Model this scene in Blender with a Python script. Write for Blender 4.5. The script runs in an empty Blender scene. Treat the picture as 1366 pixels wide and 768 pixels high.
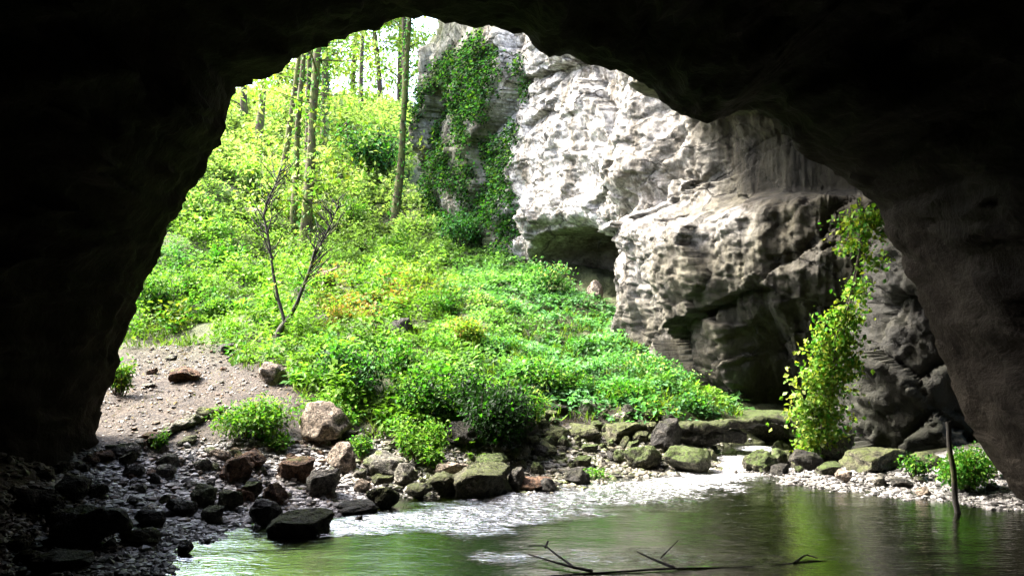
import bpy, math, random
import numpy as np
from mathutils import Vector
random.seed(7)
R = np.random.default_rng(11)
SC = bpy.context.scene
COL = SC.collection

# ------------------------------------------------------------------ camera
F, CX, CY, CZ = 1183.0, 683.0, 384.0, 3.0          # focal length and centre in photo pixels, eye height
PITCH = math.atan(46 / F)
cam = bpy.data.cameras.new('camera'); cam_o = bpy.data.objects.new('camera', cam); COL.objects.link(cam_o)
cam.sensor_width = 36; cam.lens = 36 * F / 1366; cam.clip_end = 2000
cam_o.location = (0, 0, CZ); cam_o.rotation_euler = (math.pi / 2 + PITCH, 0, 0)
SC.camera = cam_o
# ------------------------------------------------------------------ sky, sun, exposure
SUN = Vector((-0.60, 0.15, 0.78)).normalized()      # direction towards the sun
w = bpy.data.worlds.new('World'); SC.world = w; w.use_nodes = True
nt = w.node_tree; bg = nt.nodes['Background']
sky = nt.nodes.new('ShaderNodeTexSky'); sky.sky_type = 'NISHITA'; sky.sun_disc = False
sky.sun_elevation = math.asin(SUN.z); sky.sun_rotation = math.atan2(SUN.x, SUN.y)
sky.air_density = 1.0; sky.dust_density = 5.0; sky.ozone_density = 0.6
nt.links.new(sky.outputs[0], bg.inputs[0]); bg.inputs[1].default_value = 0.15
sun = bpy.data.lights.new('sun', 'SUN'); sun_o = bpy.data.objects.new('sun', sun); COL.objects.link(sun_o)
sun.energy = 2.2; sun.angle = math.radians(14); sun.color = (1.0, 0.95, 0.86)
sun_o.rotation_euler = SUN.to_track_quat('Z', 'Y').to_euler(); sun_o.location = (-20, 10, 40)
vs = SC.view_settings; vs.view_transform = 'Standard'; vs.look = 'None'; vs.gamma = 1; vs.exposure = 3.5
SC.cycles.use_denoising = True
SC.cycles.max_bounces = 7; SC.cycles.diffuse_bounces = 3; SC.cycles.glossy_bounces = 3
SC.cycles.transparent_max_bounces = 12; SC.cycles.caustics_reflective = False; SC.cycles.caustics_refractive = False
SC.cycles.sample_clamp_indirect = 6

# ------------------------------------------------------------------ geometry of the view -> world measurements
cp, sp_ = math.cos(PITCH), math.sin(PITCH)
def at(px, py, Y):
    a = (px - CX) / F; b = (CY - py) / F
    d = (a, cp - b * sp_, sp_ + b * cp); t = Y / d[1]
    return np.array([d[0] * t, Y, CZ + d[2] * t])
def on_water(px, py):
    a = (px - CX) / F; b = (CY - py) / F
    d = (a, cp - b * sp_, sp_ + b * cp); t = -CZ / d[2]
    return np.array([d[0] * t, d[1] * t, 0.0])
def proj(P):
    P = np.asarray(P, float); x, y, z = P[..., 0], P[..., 1], P[..., 2] - CZ
    d = y * cp + z * sp_; v = -y * sp_ + z * cp
    d = np.maximum(d, .01)
    return CX + F * x / d, CY - F * v / d
def smooth(a, b, x):
    t = np.clip((np.asarray(x, float) - a) / (b - a), 0, 1); return t * t * (3 - 2 * t)

# ------------------------------------------------------------------ noise
_perm = np.random.default_rng(3).permutation(256); _perm = np.concatenate([_perm, _perm, _perm])
_g = np.random.default_rng(4).normal(size=(256, 3)); _g /= np.linalg.norm(_g, axis=1)[:, None]
def perlin(P):
    P = np.asarray(P, float); i = np.floor(P).astype(int); f = P - i; i &= 255
    u = f * f * f * (f * (f * 6 - 15) + 10); r = 0
    for a in (0, 1):
        for b in (0, 1):
            for c in (0, 1):
                h = _perm[_perm[_perm[(i[..., 0] + a) & 255] + ((i[..., 1] + b) & 255)] + ((i[..., 2] + c) & 255)]
                g = _g[h]; d = (g * (f - np.array([a, b, c]))).sum(-1)
                wgt = (u[..., 0] if a else 1 - u[..., 0]) * (u[..., 1] if b else 1 - u[..., 1]) * (u[..., 2] if c else 1 - u[..., 2])
                r = r + d * wgt
    return r * 1.5
def fbm(P, o=4, lac=2.03, gain=.5, ridge=False):
    P = np.asarray(P, float); a = 1; s = 0; k = 1.0
    for n in range(o):
        v = perlin(P * k + n * 17.3)
        if ridge: v = 1 - 2 * np.abs(v)
        s = s + a * v; a *= gain; k *= lac
    return s

def worley(P, seed=0):
    P = np.asarray(P, float); i0 = np.floor(P).astype(int); n_ = len(P)
    f1 = np.full(n_, 9.); f2 = np.full(n_, 9.); idx = np.zeros(n_, int); ctr = np.zeros((n_, 3))
    for a in (-1, 0, 1):
        for b in (-1, 0, 1):
            for c in (-1, 0, 1):
                q = i0 + np.array([a, b, c]); h = _perm[_perm[_perm[(q[:, 0] + seed) & 255] + (q[:, 1] & 255)] + (q[:, 2] & 255)]
                ft_ = q + .5 + .42 * _g[h]; d = np.linalg.norm(P - ft_, axis=1); m = d < f1
                f2 = np.where(m, f1, np.minimum(f2, d)); ctr = np.where(m[:, None], ft_, ctr); idx = np.where(m, h, idx); f1 = np.where(m, d, f1)
    return f1, f2, idx, ctr
def facets(P, size, amp, tilt=.5, crack=.5, seed=0):
    """broken rock: tilted blocks with cracks between them"""
    Q = P / np.asarray(size); f1, f2, i, c = worley(Q, seed); g2 = _g[(i * 7 + 13) & 255]
    h = _g[(i * 3 + 5) & 255][:, 0] * .8 + ((Q - c) * g2).sum(1) * tilt * 2
    return amp * (h - crack * smooth(.16, .0, f2 - f1))

# ------------------------------------------------------------------ object helpers
def add_mesh(name, V, faces, mat=None, parent=None, smooth_=True, cols=None, attr=None):
    me = bpy.data.meshes.new(name)
    V = np.asarray(V, np.float32); faces = np.asarray(faces, np.int32)
    me.vertices.add(len(V)); me.vertices.foreach_set('co', V.ravel())
    k = faces.shape[1]; n = len(faces)
    me.loops.add(n * k); me.loops.foreach_set('vertex_index', faces.ravel())
    me.polygons.add(n); me.polygons.foreach_set('loop_start', np.arange(0, n * k, k, dtype=np.int32))
    me.polygons.foreach_set('use_smooth', np.full(n, smooth_, bool))
    me.update(calc_edges=True)
    if cols is not None:
        c = np.ones((len(V), 4), np.float32); c[:, :3] = cols
        me.attributes.new('Col', 'FLOAT_COLOR', 'POINT').data.foreach_set('color', c.ravel())
    for kx, v in (attr or {}).items():
        me.attributes.new(kx, 'FLOAT', 'POINT').data.foreach_set('value', np.asarray(v, np.float32))
    if mat: me.materials.append(mat)
    o = bpy.data.objects.new(name, me); COL.objects.link(o)
    if parent: o.parent = parent
    return o
def tag(o, label=None, cat=None, group=None, kind=None):
    if label: o['label'] = label
    if cat: o['category'] = cat
    if group: o['group'] = group
    if kind: o['kind'] = kind
    return o
def empty(name, loc, label, cat, group=None):
    o = bpy.data.objects.new(name, None); COL.objects.link(o); o.location = loc; o.empty_display_size = .2
    return tag(o, label, cat, group)
def grid_faces(nu, nv, wrap=False):
    i, j = np.meshgrid(np.arange(nu - 1), np.arange(nv if wrap else nv - 1), indexing='ij')
    a = i * nv + j; b = i * nv + (j + 1) % nv
    return np.stack([a, b, b + nv, a + nv], -1).reshape(-1, 4)

# ------------------------------------------------------------------ materials
def new_mat(name):
    m = bpy.data.materials.new(name); m.use_nodes = True; t = m.node_tree
    return m, t, t.nodes['Principled BSDF']
def N(t, typ, **kw):
    n = t.nodes.new(typ)
    for k, v in kw.items(): setattr(n, k, v)
    return n
def noise(t, scale, detail=6, rough=.6, coord=None, dist=0.0):
    n = N(t, 'ShaderNodeTexNoise'); n.inputs['Scale'].default_value = scale; n.inputs['Detail'].default_value = detail
    n.inputs['Roughness'].default_value = rough; n.inputs['Distortion'].default_value = dist
    if coord is not None: t.links.new(coord, n.inputs['Vector'])
    return n
def ramp(t, src, stops):
    r = N(t, 'ShaderNodeValToRGB'); el = r.color_ramp.elements
    while len(el) < len(stops): el.new(.5)
    for e, (p, c) in zip(el, stops):
        e.position = p; e.color = (*c, 1) if not isinstance(c, (int, float)) else (c, c, c, 1)
    t.links.new(src, r.inputs[0]); return r
def mix(t, fac, a, b, mode='MIX'):
    n = N(t, 'ShaderNodeMix', data_type='RGBA', blend_type=mode)
    for s, v in ((0, fac), (6, a), (7, b)):
        if isinstance(v, (int, float)): n.inputs[s].default_value = v
        elif isinstance(v, tuple): n.inputs[s].default_value = (*v, 1)
        else: t.links.new(v, n.inputs[s])
    return n.outputs[2]
def math_(t, op, a, b=0.0, clamp=False):
    n = N(t, 'ShaderNodeMath', operation=op, use_clamp=clamp)
    for s, v in ((0, a), (1, b)):
        if isinstance(v, (int, float)): n.inputs[s].default_value = v
        else: t.links.new(v, n.inputs[s])
    return n.outputs[0]
def bump(t, bsdf, h, strength=.5, dist=.05, prev=None):
    b = N(t, 'ShaderNodeBump'); b.inputs['Strength'].default_value = strength; b.inputs['Distance'].default_value = dist
    t.links.new(h, b.inputs['Height'])
    if prev is not None: t.links.new(prev, b.inputs['Normal'])
    if bsdf is not None: t.links.new(b.outputs[0], bsdf.inputs['Normal'])
    return b.outputs[0]
def attr(t, name):
    return N(t, 'ShaderNodeAttribute', attribute_name=name)
def up_mask(t, lo, hi):
    g = N(t, 'ShaderNodeNewGeometry'); s = N(t, 'ShaderNodeSeparateXYZ'); t.links.new(g.outputs['Normal'], s.inputs[0])
    m = N(t, 'ShaderNodeMapRange', interpolation_type='SMOOTHSTEP'); m.inputs[1].default_value = lo; m.inputs[2].default_value = hi
    t.links.new(s.outputs[2], m.inputs[0]); return m.outputs[0]

def rock_mat(name, c1, c2, moss=.5, mosscol=(.05, .07, .012), rough=.85, spec=.3, scale=3.0):
    m, t, b = new_mat(name); tc = N(t, 'ShaderNodeTexCoord'); co = N(t, 'ShaderNodeNewGeometry').outputs['Position']
    n1 = noise(t, scale, 8, .65, co); n2 = noise(t, scale * 5, 6, .6, co); n3 = noise(t, scale * .8, 4, .6, co, .6)
    c = ramp(t, n1.outputs[0], [(.38, c1), (.64, c2)]).outputs[0]
    n5 = noise(t, scale * 16, 4, .7, co)
    c = mix(t, .8, c, ramp(t, n2.outputs[0], [(.38, .1), (.62, .88)]).outputs[0], 'OVERLAY')
    c = mix(t, .7, c, ramp(t, n5.outputs[0], [(.4, .15), (.6, .85)]).outputs[0], 'OVERLAY')
    oi = N(t, 'ShaderNodeObjectInfo')
    c = mix(t, .6, c, ramp(t, oi.outputs['Random'], [(0, .3), (1, .7)]).outputs[0], 'OVERLAY')
    if moss > 0:
        mk = math_(t, 'MULTIPLY', up_mask(t, -.1, .6), ramp(t, n3.outputs[0], [(.62 - moss * .4, 0.), (.75 - moss * .4, 1.)]).outputs[0])
        mc = mix(t, n2.outputs[0], mosscol, tuple(v * 2.4 for v in mosscol))
        mk = math_(t, 'MULTIPLY', mk, ramp(t, n2.outputs[0], [(.32, .15), (.6, .9)]).outputs[0])
        c = mix(t, mk, c, mc)
    t.links.new(c, b.inputs['Base Color']); b.inputs['Roughness'].default_value = rough; b.inputs['Specular IOR Level'].default_value = spec
    p = bump(t, None, n1.outputs[0], .9, .14); p = bump(t, None, n5.outputs[0], .8, .025, p); bump(t, b, n2.outputs[0], 1., .08, p)
    return m
M_PALE = rock_mat('pale_limestone', (.15, .12, .09), (.34, .28, .225), 0)
M_GREY = rock_mat('grey_limestone', (.09, .086, .07), (.27, .255, .215), .3)
M_BROWN = rock_mat('brown_stained_rock', (.05, .026, .015), (.15, .09, .055), .2)
M_MOSSY = rock_mat('mossy_rock', (.04, .037, .025), (.135, .128, .088), .8, (.04, .052, .012))
M_GREEN = rock_mat('green_mossy_rock', (.034, .034, .022), (.115, .11, .075), 1.0, (.036, .06, .009))
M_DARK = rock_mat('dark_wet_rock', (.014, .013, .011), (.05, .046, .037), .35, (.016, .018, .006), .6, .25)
M_BRIDGE = rock_mat('mossy_slab', (.014, .013, .01), (.055, .05, .036), .8, (.03, .042, .008))
M_STREAM = rock_mat('pale_stream_pebbles', (.14, .138, .135), (.46, .45, .45), 0, rough=.45, scale=7)

def leaf_mat(name, trans=.35, rough=.55):
    m, t, b = new_mat(name); a = attr(t, 'Col')
    t.links.new(a.outputs['Color'], b.inputs['Base Color']); b.inputs['Roughness'].default_value = rough
    b.inputs['Specular IOR Level'].default_value = .12
    tr = N(t, 'ShaderNodeBsdfTranslucent'); mx = N(t, 'ShaderNodeMixShader'); mx.inputs[0].default_value = trans
    t.links.new(mix(t, 1., a.outputs['Color'], (1.5, 1.8, .8), 'MULTIPLY'), tr.inputs[0])
    t.links.new(b.outputs[0], mx.inputs[1]); t.links.new(tr.outputs[0], mx.inputs[2])
    t.links.new(mx.outputs[0], t.nodes['Material Output'].inputs[0]); return m
M_LEAF = leaf_mat('leaf')
def bark_mat(name, c1, c2, moss):
    m, t, b = new_mat(name); co = N(t, 'ShaderNodeNewGeometry').outputs['Position']
    mp = N(t, 'ShaderNodeMapping'); mp.inputs['Scale'].default_value = (1, 1, .25); t.links.new(co, mp.inputs[0])
    n1 = noise(t, 9, 6, .65, mp.outputs[0]); n2 = noise(t, 1.6, 4, .6, co)
    c = ramp(t, n1.outputs[0], [(.3, c1), (.7, c2)]).outputs[0]
    c = mix(t, ramp(t, n2.outputs[0], [(.55 - moss * .2, 0.), (.7 - moss * .2, 1.)]).outputs[0], c, (.075, .085, .018))
    t.links.new(c, b.inputs['Base Color']); b.inputs['Roughness'].default_value = .9
    bump(t, b, n1.outputs[0], .8, .04); return m
M_BARK = bark_mat('bark', (.010, .007, .0045), (.065, .045, .03), .2)
M_MBARK = bark_mat('mossy_bark', (.014, .011, .006), (.085, .066, .034), .75)
M_WETWOOD = bark_mat('wet_dark_wood', (.008, .007, .006), (.03, .026, .02), 0)
M_DEADWOOD = bark_mat('dry_wood', (.14, .10, .06), (.34, .27, .19), 0)

# ground: soil, gravel and leaf litter weighted by measured ground cover
M_GROUND, t, b = new_mat('ground_soil')
co = N(t, 'ShaderNodeNewGeometry').outputs['Position']
n1 = noise(t, 1.3, 8, .65, co); n2 = noise(t, 14, 6, .7, co); vo = N(t, 'ShaderNodeTexVoronoi'); vo.inputs['Scale'].default_value = 16
t.links.new(co, vo.inputs['Vector'])
soil = ramp(t, n1.outputs[0], [(.32, (.009, .006, .0033)), (.5, (.023, .015, .0082)), (.68, (.046, .0305, .0175))]).outputs[0]
n6 = noise(t, 4.5, 6, .7, co); soil = mix(t, .8, soil, ramp(t, n6.outputs[0], [(.35, .2), (.65, .75)]).outputs[0], 'OVERLAY')
soil = mix(t, ramp(t, n2.outputs[0], [(.5, 0.), (.66, .85)]).outputs[0], soil, (.015, .011, .007))
v2 = N(t, 'ShaderNodeTexVoronoi'); v2.inputs['Scale'].default_value = 26; t.links.new(co, v2.inputs['Vector']); sx = N(t, 'ShaderNodeSeparateColor'); t.links.new(v2.outputs['Color'], sx.inputs[0])
soil = mix(t, ramp(t, sx.outputs[0], [(.74, 0.), (.78, .8)]).outputs[0], soil, mix(t, sx.outputs[1], (.03, .018, .009), (.10, .078, .052)))
grav = mix(t, ramp(t, vo.outputs['Color'], [(0, 0.), (1, 1.)]).outputs[0], (.09, .087, .08), (.34, .33, .31))
litter = ramp(t, n2.outputs[0], [(.3, (.02, .028, .008)), (.7, (.07, .085, .02))]).outputs[0]
moss_ = ramp(t, n2.outputs[0], [(.35, (.04, .05, .02)), (.7, (.12, .13, .06))]).outputs[0]
c = mix(t, attr(t, 'gravel').outputs['Fac'], soil, grav)
c = mix(t, attr(t, 'litter').outputs['Fac'], c, litter)
c = mix(t, attr(t, 'bed').outputs['Fac'], c, moss_)
t.links.new(c, b.inputs['Base Color']); b.inputs['Roughness'].default_value = .85
p = bump(t, None, n6.outputs[0], .9, .15); p = bump(t, None, n2.outputs[0], .9, .06, p)
bump(t, b, vo.outputs['Distance'], .5, .03, p)

# cave rock: dark, damp limestone
M_CAVE, t, b = new_mat('damp_cave_rock')
co = N(t, 'ShaderNodeNewGeometry').outputs['Position']
n1 = noise(t, .7, 8, .65, co, .4); n2 = noise(t, 5, 7, .65, co)
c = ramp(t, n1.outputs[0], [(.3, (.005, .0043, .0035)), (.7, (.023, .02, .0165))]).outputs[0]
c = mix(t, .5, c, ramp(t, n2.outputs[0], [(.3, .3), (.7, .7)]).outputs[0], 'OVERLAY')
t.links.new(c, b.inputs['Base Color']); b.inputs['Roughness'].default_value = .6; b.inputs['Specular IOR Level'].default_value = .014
p = bump(t, None, n1.outputs[0], .9, .3); bump(t, b, n2.outputs[0], .7, .06, p)

# cliff: white limestone with ochre and dark staining, plus shade painted into the colour (weights per place)
M_CLIFF, t, b = new_mat('cliff_limestone')
co = N(t, 'ShaderNodeNewGeometry').outputs['Position']
mp = N(t, 'ShaderNodeMapping'); mp.inputs['Scale'].default_value = (1, 1, .3); t.links.new(co, mp.inputs[0])
n1 = noise(t, .9, 9, .68, co, .5); n2 = noise(t, 6, 8, .7, co, .3); n3 = noise(t, .55, 6, .6, mp.outputs[0])
n4 = noise(t, 2.2, 6, .65, mp.outputs[0], .4)
c = ramp(t, n1.outputs[0], [(.34, (.11, .10, .085)), (.5, (.28, .27, .255)), (.68, (.46, .45, .45))]).outputs[0]
c = mix(t, .65, c, ramp(t, n2.outputs[0], [(.38, .0), (.62, .9)]).outputs[0], 'OVERLAY')
n8 = noise(t, .35, 5, .6, co, 1.2); c = mix(t, ramp(t, n8.outputs[0], [(.52, 0.), (.66, .55)]).outputs[0], c, (.14, .12, .085))
st = math_(t, 'MULTIPLY', attr(t, 'stain_shade').outputs['Fac'], ramp(t, n3.outputs[0], [(.25, .8), (.5, 1.)]).outputs[0])  # weight mixes ochre staining with painted shade
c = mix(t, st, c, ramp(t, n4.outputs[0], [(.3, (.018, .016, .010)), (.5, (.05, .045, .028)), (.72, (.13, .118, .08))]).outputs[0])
ms = math_(t, 'MULTIPLY', attr(t, 'moss').outputs['Fac'], ramp(t, n1.outputs[0], [(.35, 0.), (.55, 1.)]).outputs[0])
c = mix(t, ms, c, (.05, .062, .02))
nd = noise(t, 1.5, 4, .6, co); av = N(t, 'ShaderNodeVectorMath', operation='MULTIPLY_ADD'); t.links.new(nd.outputs['Color'], av.inputs[0]); av.inputs[1].default_value = (.55, .55, .55); t.links.new(co, av.inputs[2])
mr = N(t, 'ShaderNodeMapping'); mr.inputs['Rotation'].default_value = (.35, .55, 0); mr.inputs['Scale'].default_value = (.55, .55, 1.1); t.links.new(av.outputs[0], mr.inputs[0])
vc = N(t, 'ShaderNodeTexVoronoi', feature='DISTANCE_TO_EDGE'); vc.inputs['Scale'].default_value = .9; t.links.new(mr.outputs[0], vc.inputs['Vector'])
ck0 = ramp(t, vc.outputs['Distance'], [(0., 0.), (.03, 1.)]).outputs[0]; ck = math_(t, 'MAXIMUM', ck0, ramp(t, n3.outputs[0], [(.42, 0.), (.56, 1.)]).outputs[0])
c = mix(t, 1., c, mix(t, ck, (.3, .28, .24), (1., 1., 1.)), 'MULTIPLY')
ms2 = N(t, 'ShaderNodeMapping'); ms2.inputs['Scale'].default_value = (1.3, 1.3, .07); t.links.new(co, ms2.inputs[0]); nw = noise(t, 1.2, 6, .65, ms2.outputs[0], .3)
c = mix(t, 1., c, ramp(t, nw.outputs[0], [(.36, (.34, .31, .25)), (.52, (1., 1., 1.))]).outputs[0], 'MULTIPLY')
c = mix(t, attr(t, 'shade_tint').outputs['Fac'], c, mix(t, 1., c, (.19, .2, .18), 'MULTIPLY'))  # shade painted into the colour by this weight
t.links.new(c, b.inputs['Base Color']); b.inputs['Roughness'].default_value = .9
n7 = noise(t, 22, 6, .7, co); p = bump(t, None, ck, .8, .12); p = bump(t, None, n1.outputs[0], .3, .1, p); p = bump(t, None, n4.outputs[0], .5, .15, p); p = bump(t, None, n7.outputs[0], .7, .04, p); bump(t, b, n2.outputs[0], .9, .06, p)

# water: clear, reflecting, with white water where it runs over the shallows
M_WATER, t, b = new_mat('water')
t.nodes.remove(b); out = t.nodes['Material Output']
co = N(t, 'ShaderNodeNewGeometry').outputs['Position']
mp = N(t, 'ShaderNodeMapping'); mp.inputs['Scale'].default_value = (.5, 1.2, 1); t.links.new(co, mp.inputs[0])
n1 = noise(t, 2.2, 4, .55, mp.outputs[0], .3); n2 = noise(t, 11, 4, .6, mp.outputs[0], .4); mq = N(t, 'ShaderNodeMapping'); mq.inputs['Rotation'].default_value = (0, 0, -.75); mq.inputs['Scale'].default_value = (.6, 1.4, 1); t.links.new(co, mq.inputs[0]); nf = noise(t, 13, 6, .8, mq.outputs[0], .6)
rif = attr(t, 'riffle').outputs['Fac']
p = bump(t, None, n1.outputs[0], .13, .05)
hb = math_(t, 'MULTIPLY', n2.outputs[0], math_(t, 'ADD', math_(t, 'MULTIPLY', rif, 1.1), .2))
p = bump(t, None, hb, .7, .06, p)
fr = N(t, 'ShaderNodeFresnel'); fr.inputs[0].default_value = 1.34; t.links.new(p, fr.inputs['Normal'])
gl = N(t, 'ShaderNodeBsdfGlossy'); gl.inputs['Roughness'].default_value = .03; t.links.new(p, gl.inputs['Normal'])
tr = N(t, 'ShaderNodeBsdfTransparent'); tr.inputs[0].default_value = (.24, .32, .1, 1)
mx = N(t, 'ShaderNodeMixShader'); t.links.new(math_(t, 'ADD', math_(t, 'MULTIPLY', fr.outputs[0], .72), .0, True), mx.inputs[0])
t.links.new(tr.outputs[0], mx.inputs[1]); t.links.new(gl.outputs[0], mx.inputs[2])
foam = N(t, 'ShaderNodeBsdfDiffuse'); foam.inputs[0].default_value = (.7, .72, .76, 1); t.links.new(p, foam.inputs['Normal'])
mf = N(t, 'ShaderNodeMixShader')
fm = math_(t, 'MULTIPLY', ramp(t, math_(t, 'ADD', nf.outputs[0], math_(t, 'MULTIPLY', attr(t, 'foam').outputs['Fac'], .22)), [(.64, 0.), (.78, 1.)]).outputs[0], rif, True)
t.links.new(fm, mf.inputs[0]); t.links.new(mx.outputs[0], mf.inputs[1]); t.links.new(foam.outputs[0], mf.inputs[2])
t.links.new(mf.outputs[0], out.inputs[0])

# ------------------------------------------------------------------ terrain height field
CPX = [  # measured on the photograph: pixel column, row, distance in metres
 (130,580,17),(250,480,22),(170,455,24),(350,470,22.5),(250,560,17.4),(300,520,19.2),(430,592,17.2),(560,600,17.4),(650,560,19.2),
 (100,640,14.6),(0,612,13.2),(60,690,12.4),(200,640,15.2),(300,610,16.4),(375,450,24),(405,322,40),(530,292,45),(345,190,52),(450,150,60),(450,152,74),
 (560,268,45.5),(690,362,36),(800,405,31.5),(850,450,28.5),(920,512,25.5),(990,553,22.5),(600,400,29.5),(700,450,27),(800,510,23),
 (600,470,23.5),(700,540,20.3),(860,545,21),(480,500,20.2),(480,420,26.5),(250,400,28),(220,330,34),(300,230,43),(330,560,17.6),
 (1180,615,18.6),(1290,608,17.5),(1200,640,16.7),(1300,650,16.0),(1100,637,17.0),(850,600,19.5),(800,575,20.3),(760,620,18.3),(900,562,20.8),
 (700,600,18.5),(600,630,17),(500,640,16.3),(1080,600,21),(400,640,15.9),(300,660,14.9),(220,690,13.4)]
CW = [at(*p) for p in CPX]
CW += [on_water(*p) for p in [(205,765),(250,735),(340,700),(440,688),(520,668),(620,661),(700,651),(850,636),(955,621),(1005,631),(1100,652),(1200,661),(1300,668),(1366,677)]]
CW += [np.array(p, float) for p in [(0,12,-.5),(3,13,-.6),(-2,11.5,-.4),(6,12,-.6),(9,12,-.5),(0,9,-.6),(5,9,-.7),(1.5,14.9,-.22),(4.4,17.2,-.16),(-1.2,13.3,-.3),
 (5.0,19.5,-.14),(5.6,21.5,-.14),(6.2,22.6,-.08),(7.0,21.6,-.06),(5.0,20.7,-.14),(6.2,20.4,-.1),(7.2,23.4,.15),(11,11,-.5),(0,0,1.3),(-6,0,1.3),(6,0,1.3),(0,-12,1.6),(-9,-10,1.6),(9,-10,1.6),(-3,6,.2),(3,6,-.1),(8,5,.3),(-6,7,.4),
 (13,8,.3),(-9,9,.9),(13,18,.7),(-12,20,2.0),(-16,14,2.0),(-30,25,8.5),(-30,45,18),(-26,66,20),(0,80,18),(-45,75,26),(16,60,16),(12,30,.4),(20,40,8),(18,10,1),(-20,8,3),(-30,0,5),(25,0,2),(30,25,4)]]
CW = np.array(CW)
def _U(r2): return np.where(r2 > 1e-9, .5 * r2 * np.log(r2 + 1e-12), 0)
n = len(CW); K = _U(((CW[:, None, :2] - CW[None, :, :2]) ** 2).sum(-1)) + np.eye(n) * .15
Pm = np.c_[np.ones(n), CW[:, :2]]; A = np.zeros((n + 3, n + 3)); A[:n, :n] = K; A[:n, n:] = Pm; A[n:, :n] = Pm.T
SOL = np.linalg.solve(A, np.r_[CW[:, 2], 0, 0, 0])
def gz(x, y, detail=True):
    x = np.atleast_1d(np.asarray(x, float)); y = np.atleast_1d(np.asarray(y, float)); z = np.empty_like(x)
    for s in range(0, len(x), 20000):
        q = np.c_[x[s:s + 20000], y[s:s + 20000]]
        z[s:s + 20000] = _U(((q[:, None] - CW[None, :, :2]) ** 2).sum(-1)) @ SOL[:n] + SOL[n] + q @ SOL[n + 1:]
    if detail:
        P = np.c_[x, y, 0 * x]
        a = smooth(18, 30, y)
        z = z + fbm(P * .45, 4) * (.06 + .30 * a) + fbm(P * 2.3 + 5, 4, gain=.6) * (.05 + .03 * a)
    return z
def hit(px, py, water=True):
    Y = np.arange(8.5, 80, .04); a = (px - CX) / F; b_ = (CY - py) / F; dy = cp - b_ * sp_
    x = a * Y / dy; z = CZ + (sp_ + b_ * cp) * Y / dy; g = gz(x, Y)
    if water: g = np.maximum(g, 0)
    k = np.argmax(z <= g) if (z <= g).any() else len(Y) - 1
    return np.array([x[k], Y[k], g[k]])

def seg_dist(x, y, pts):
    d = np.full(x.shape, 1e9); tt = np.zeros(x.shape); pts = np.asarray(pts)[:, :2]
    for k, (p, q) in enumerate(zip(pts[:-1], pts[1:])):
        v = q - p; s = np.clip(((x - p[0]) * v[0] + (y - p[1]) * v[1]) / (v @ v), 0, 1)
        dd = np.hypot(x - p[0] - s * v[0], y - p[1] - s * v[1]); m = dd < d
        d = np.where(m, dd, d); tt = np.where(m, k + s, tt)
    return d, tt
def veg_line(px):      # lower edge of the plant cover, photo rows by column
    return np.interp(px, [-400,100,200,290,330,385,392,440,500,560,640,720,745,850,960,1000,1020], [452,450,448,462,482,482,515,548,570,585,585,562,548,552,556,552,300])

xs = np.unique(np.r_[np.arange(-46, -12, 1.), np.arange(-12, 12, .13), np.arange(12, 32, 1.)])
ys = np.unique(np.r_[np.arange(-16, 9, 1.), np.arange(9, 24, .11), np.arange(24, 50, .3), np.arange(50, 92, 1.)])
X, Yg = np.meshgrid(xs, ys, indexing='ij'); x, y = X.ravel(), Yg.ravel(); z = gz(x, y)
px, py = proj(np.c_[x, y, z])
lit = (smooth(-6, 10, veg_line(px) - py + 14 * perlin(np.c_[x, y, 0 * x] * 1.1)) * (y > 16.5))
lit = np.maximum(lit, smooth(20, 28, y) * (x < 9))
shore = 1 - smooth(.35, .85, z - .25 * fbm(np.c_[x, y, 0 * x] * .9, 3))
gravel = np.clip(shore, 0, 1) * (1 - lit) * (1 - smooth(18.3, 19.2, y) * (x > 3))
lit = np.maximum(lit, .9 * smooth(18.3, 19.2, y) * (x > 3) * (z > -.05))
ground = add_mesh('ground', np.c_[x, y, z], grid_faces(len(xs), len(ys)), M_GROUND, attr={'gravel': gravel, 'litter': lit, 'bed': smooth(.05, -.12, z)})
tag(ground, 'sloping earth, gravel bank and hillside outside the cave', 'ground', kind='structure')

# ------------------------------------------------------------------ cave shell (inside, lip and outer face)
OUT = [(128,640,16.6),(131,580,16.6),(147,515,16.6),(176,425,16.5),(203,360,16.4),(226,308,16.2),(262,240,16.0),(284,208,15.9),(298,182,15.7),(308,145,15.6),(316,118,15.4),(345,106,15.3),(372,96,15.2),(402,74,15.1),
 (440,56,15.0),(500,40,14.9),(528,29,14.8),(560,27,14.8),(600,32,14.7),(660,40,14.7),(700,48,14.7),(722,69,14.7),(760,72,14.7),(800,86,14.7),(838,104,14.7),(872,121,14.8),(896,146,14.8),(925,160,14.8),(945,167,14.8),(968,155,14.9),
 (990,144,14.9),(1015,150,15.),(1038,165,15.),(1058,193,15.1),(1090,219,15.1),(1140,252,15.2),(1168,274,15.2),(1178,308,15.2),(1204,350,15.2),(1235,412,15.1),(1256,470,15.1),(1280,545,15.),(1310,598,15.),(1345,648,14.9),(1372,680,14.8),(1400,730,14.8)]
ring = np.array([at(*p) for p in OUT])
ring = np.vstack([ring, [[9.5, 14.8, -1.6], [4, 14.8, -1.7], [-2, 15.2, -1.7], [-7.5, 16.4, -1.6]]])
def resample(P, m):
    Q = np.vstack([P, P[:1]]); d = np.r_[0, np.cumsum(np.linalg.norm(np.diff(Q, axis=0), axis=1))]
    s = np.linspace(0, d[-1], m, endpoint=False); return np.stack([np.interp(s, d, Q[:, k]) for k in range(3)], 1)
NR = 520; ring = resample(ring, NR); Cc = np.array([.6, 0, 3.0])
rows = []
ins = np.r_[np.linspace(34, 14, 8), np.linspace(13, 1, 44), np.linspace(.8, .0, 8)]
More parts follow.
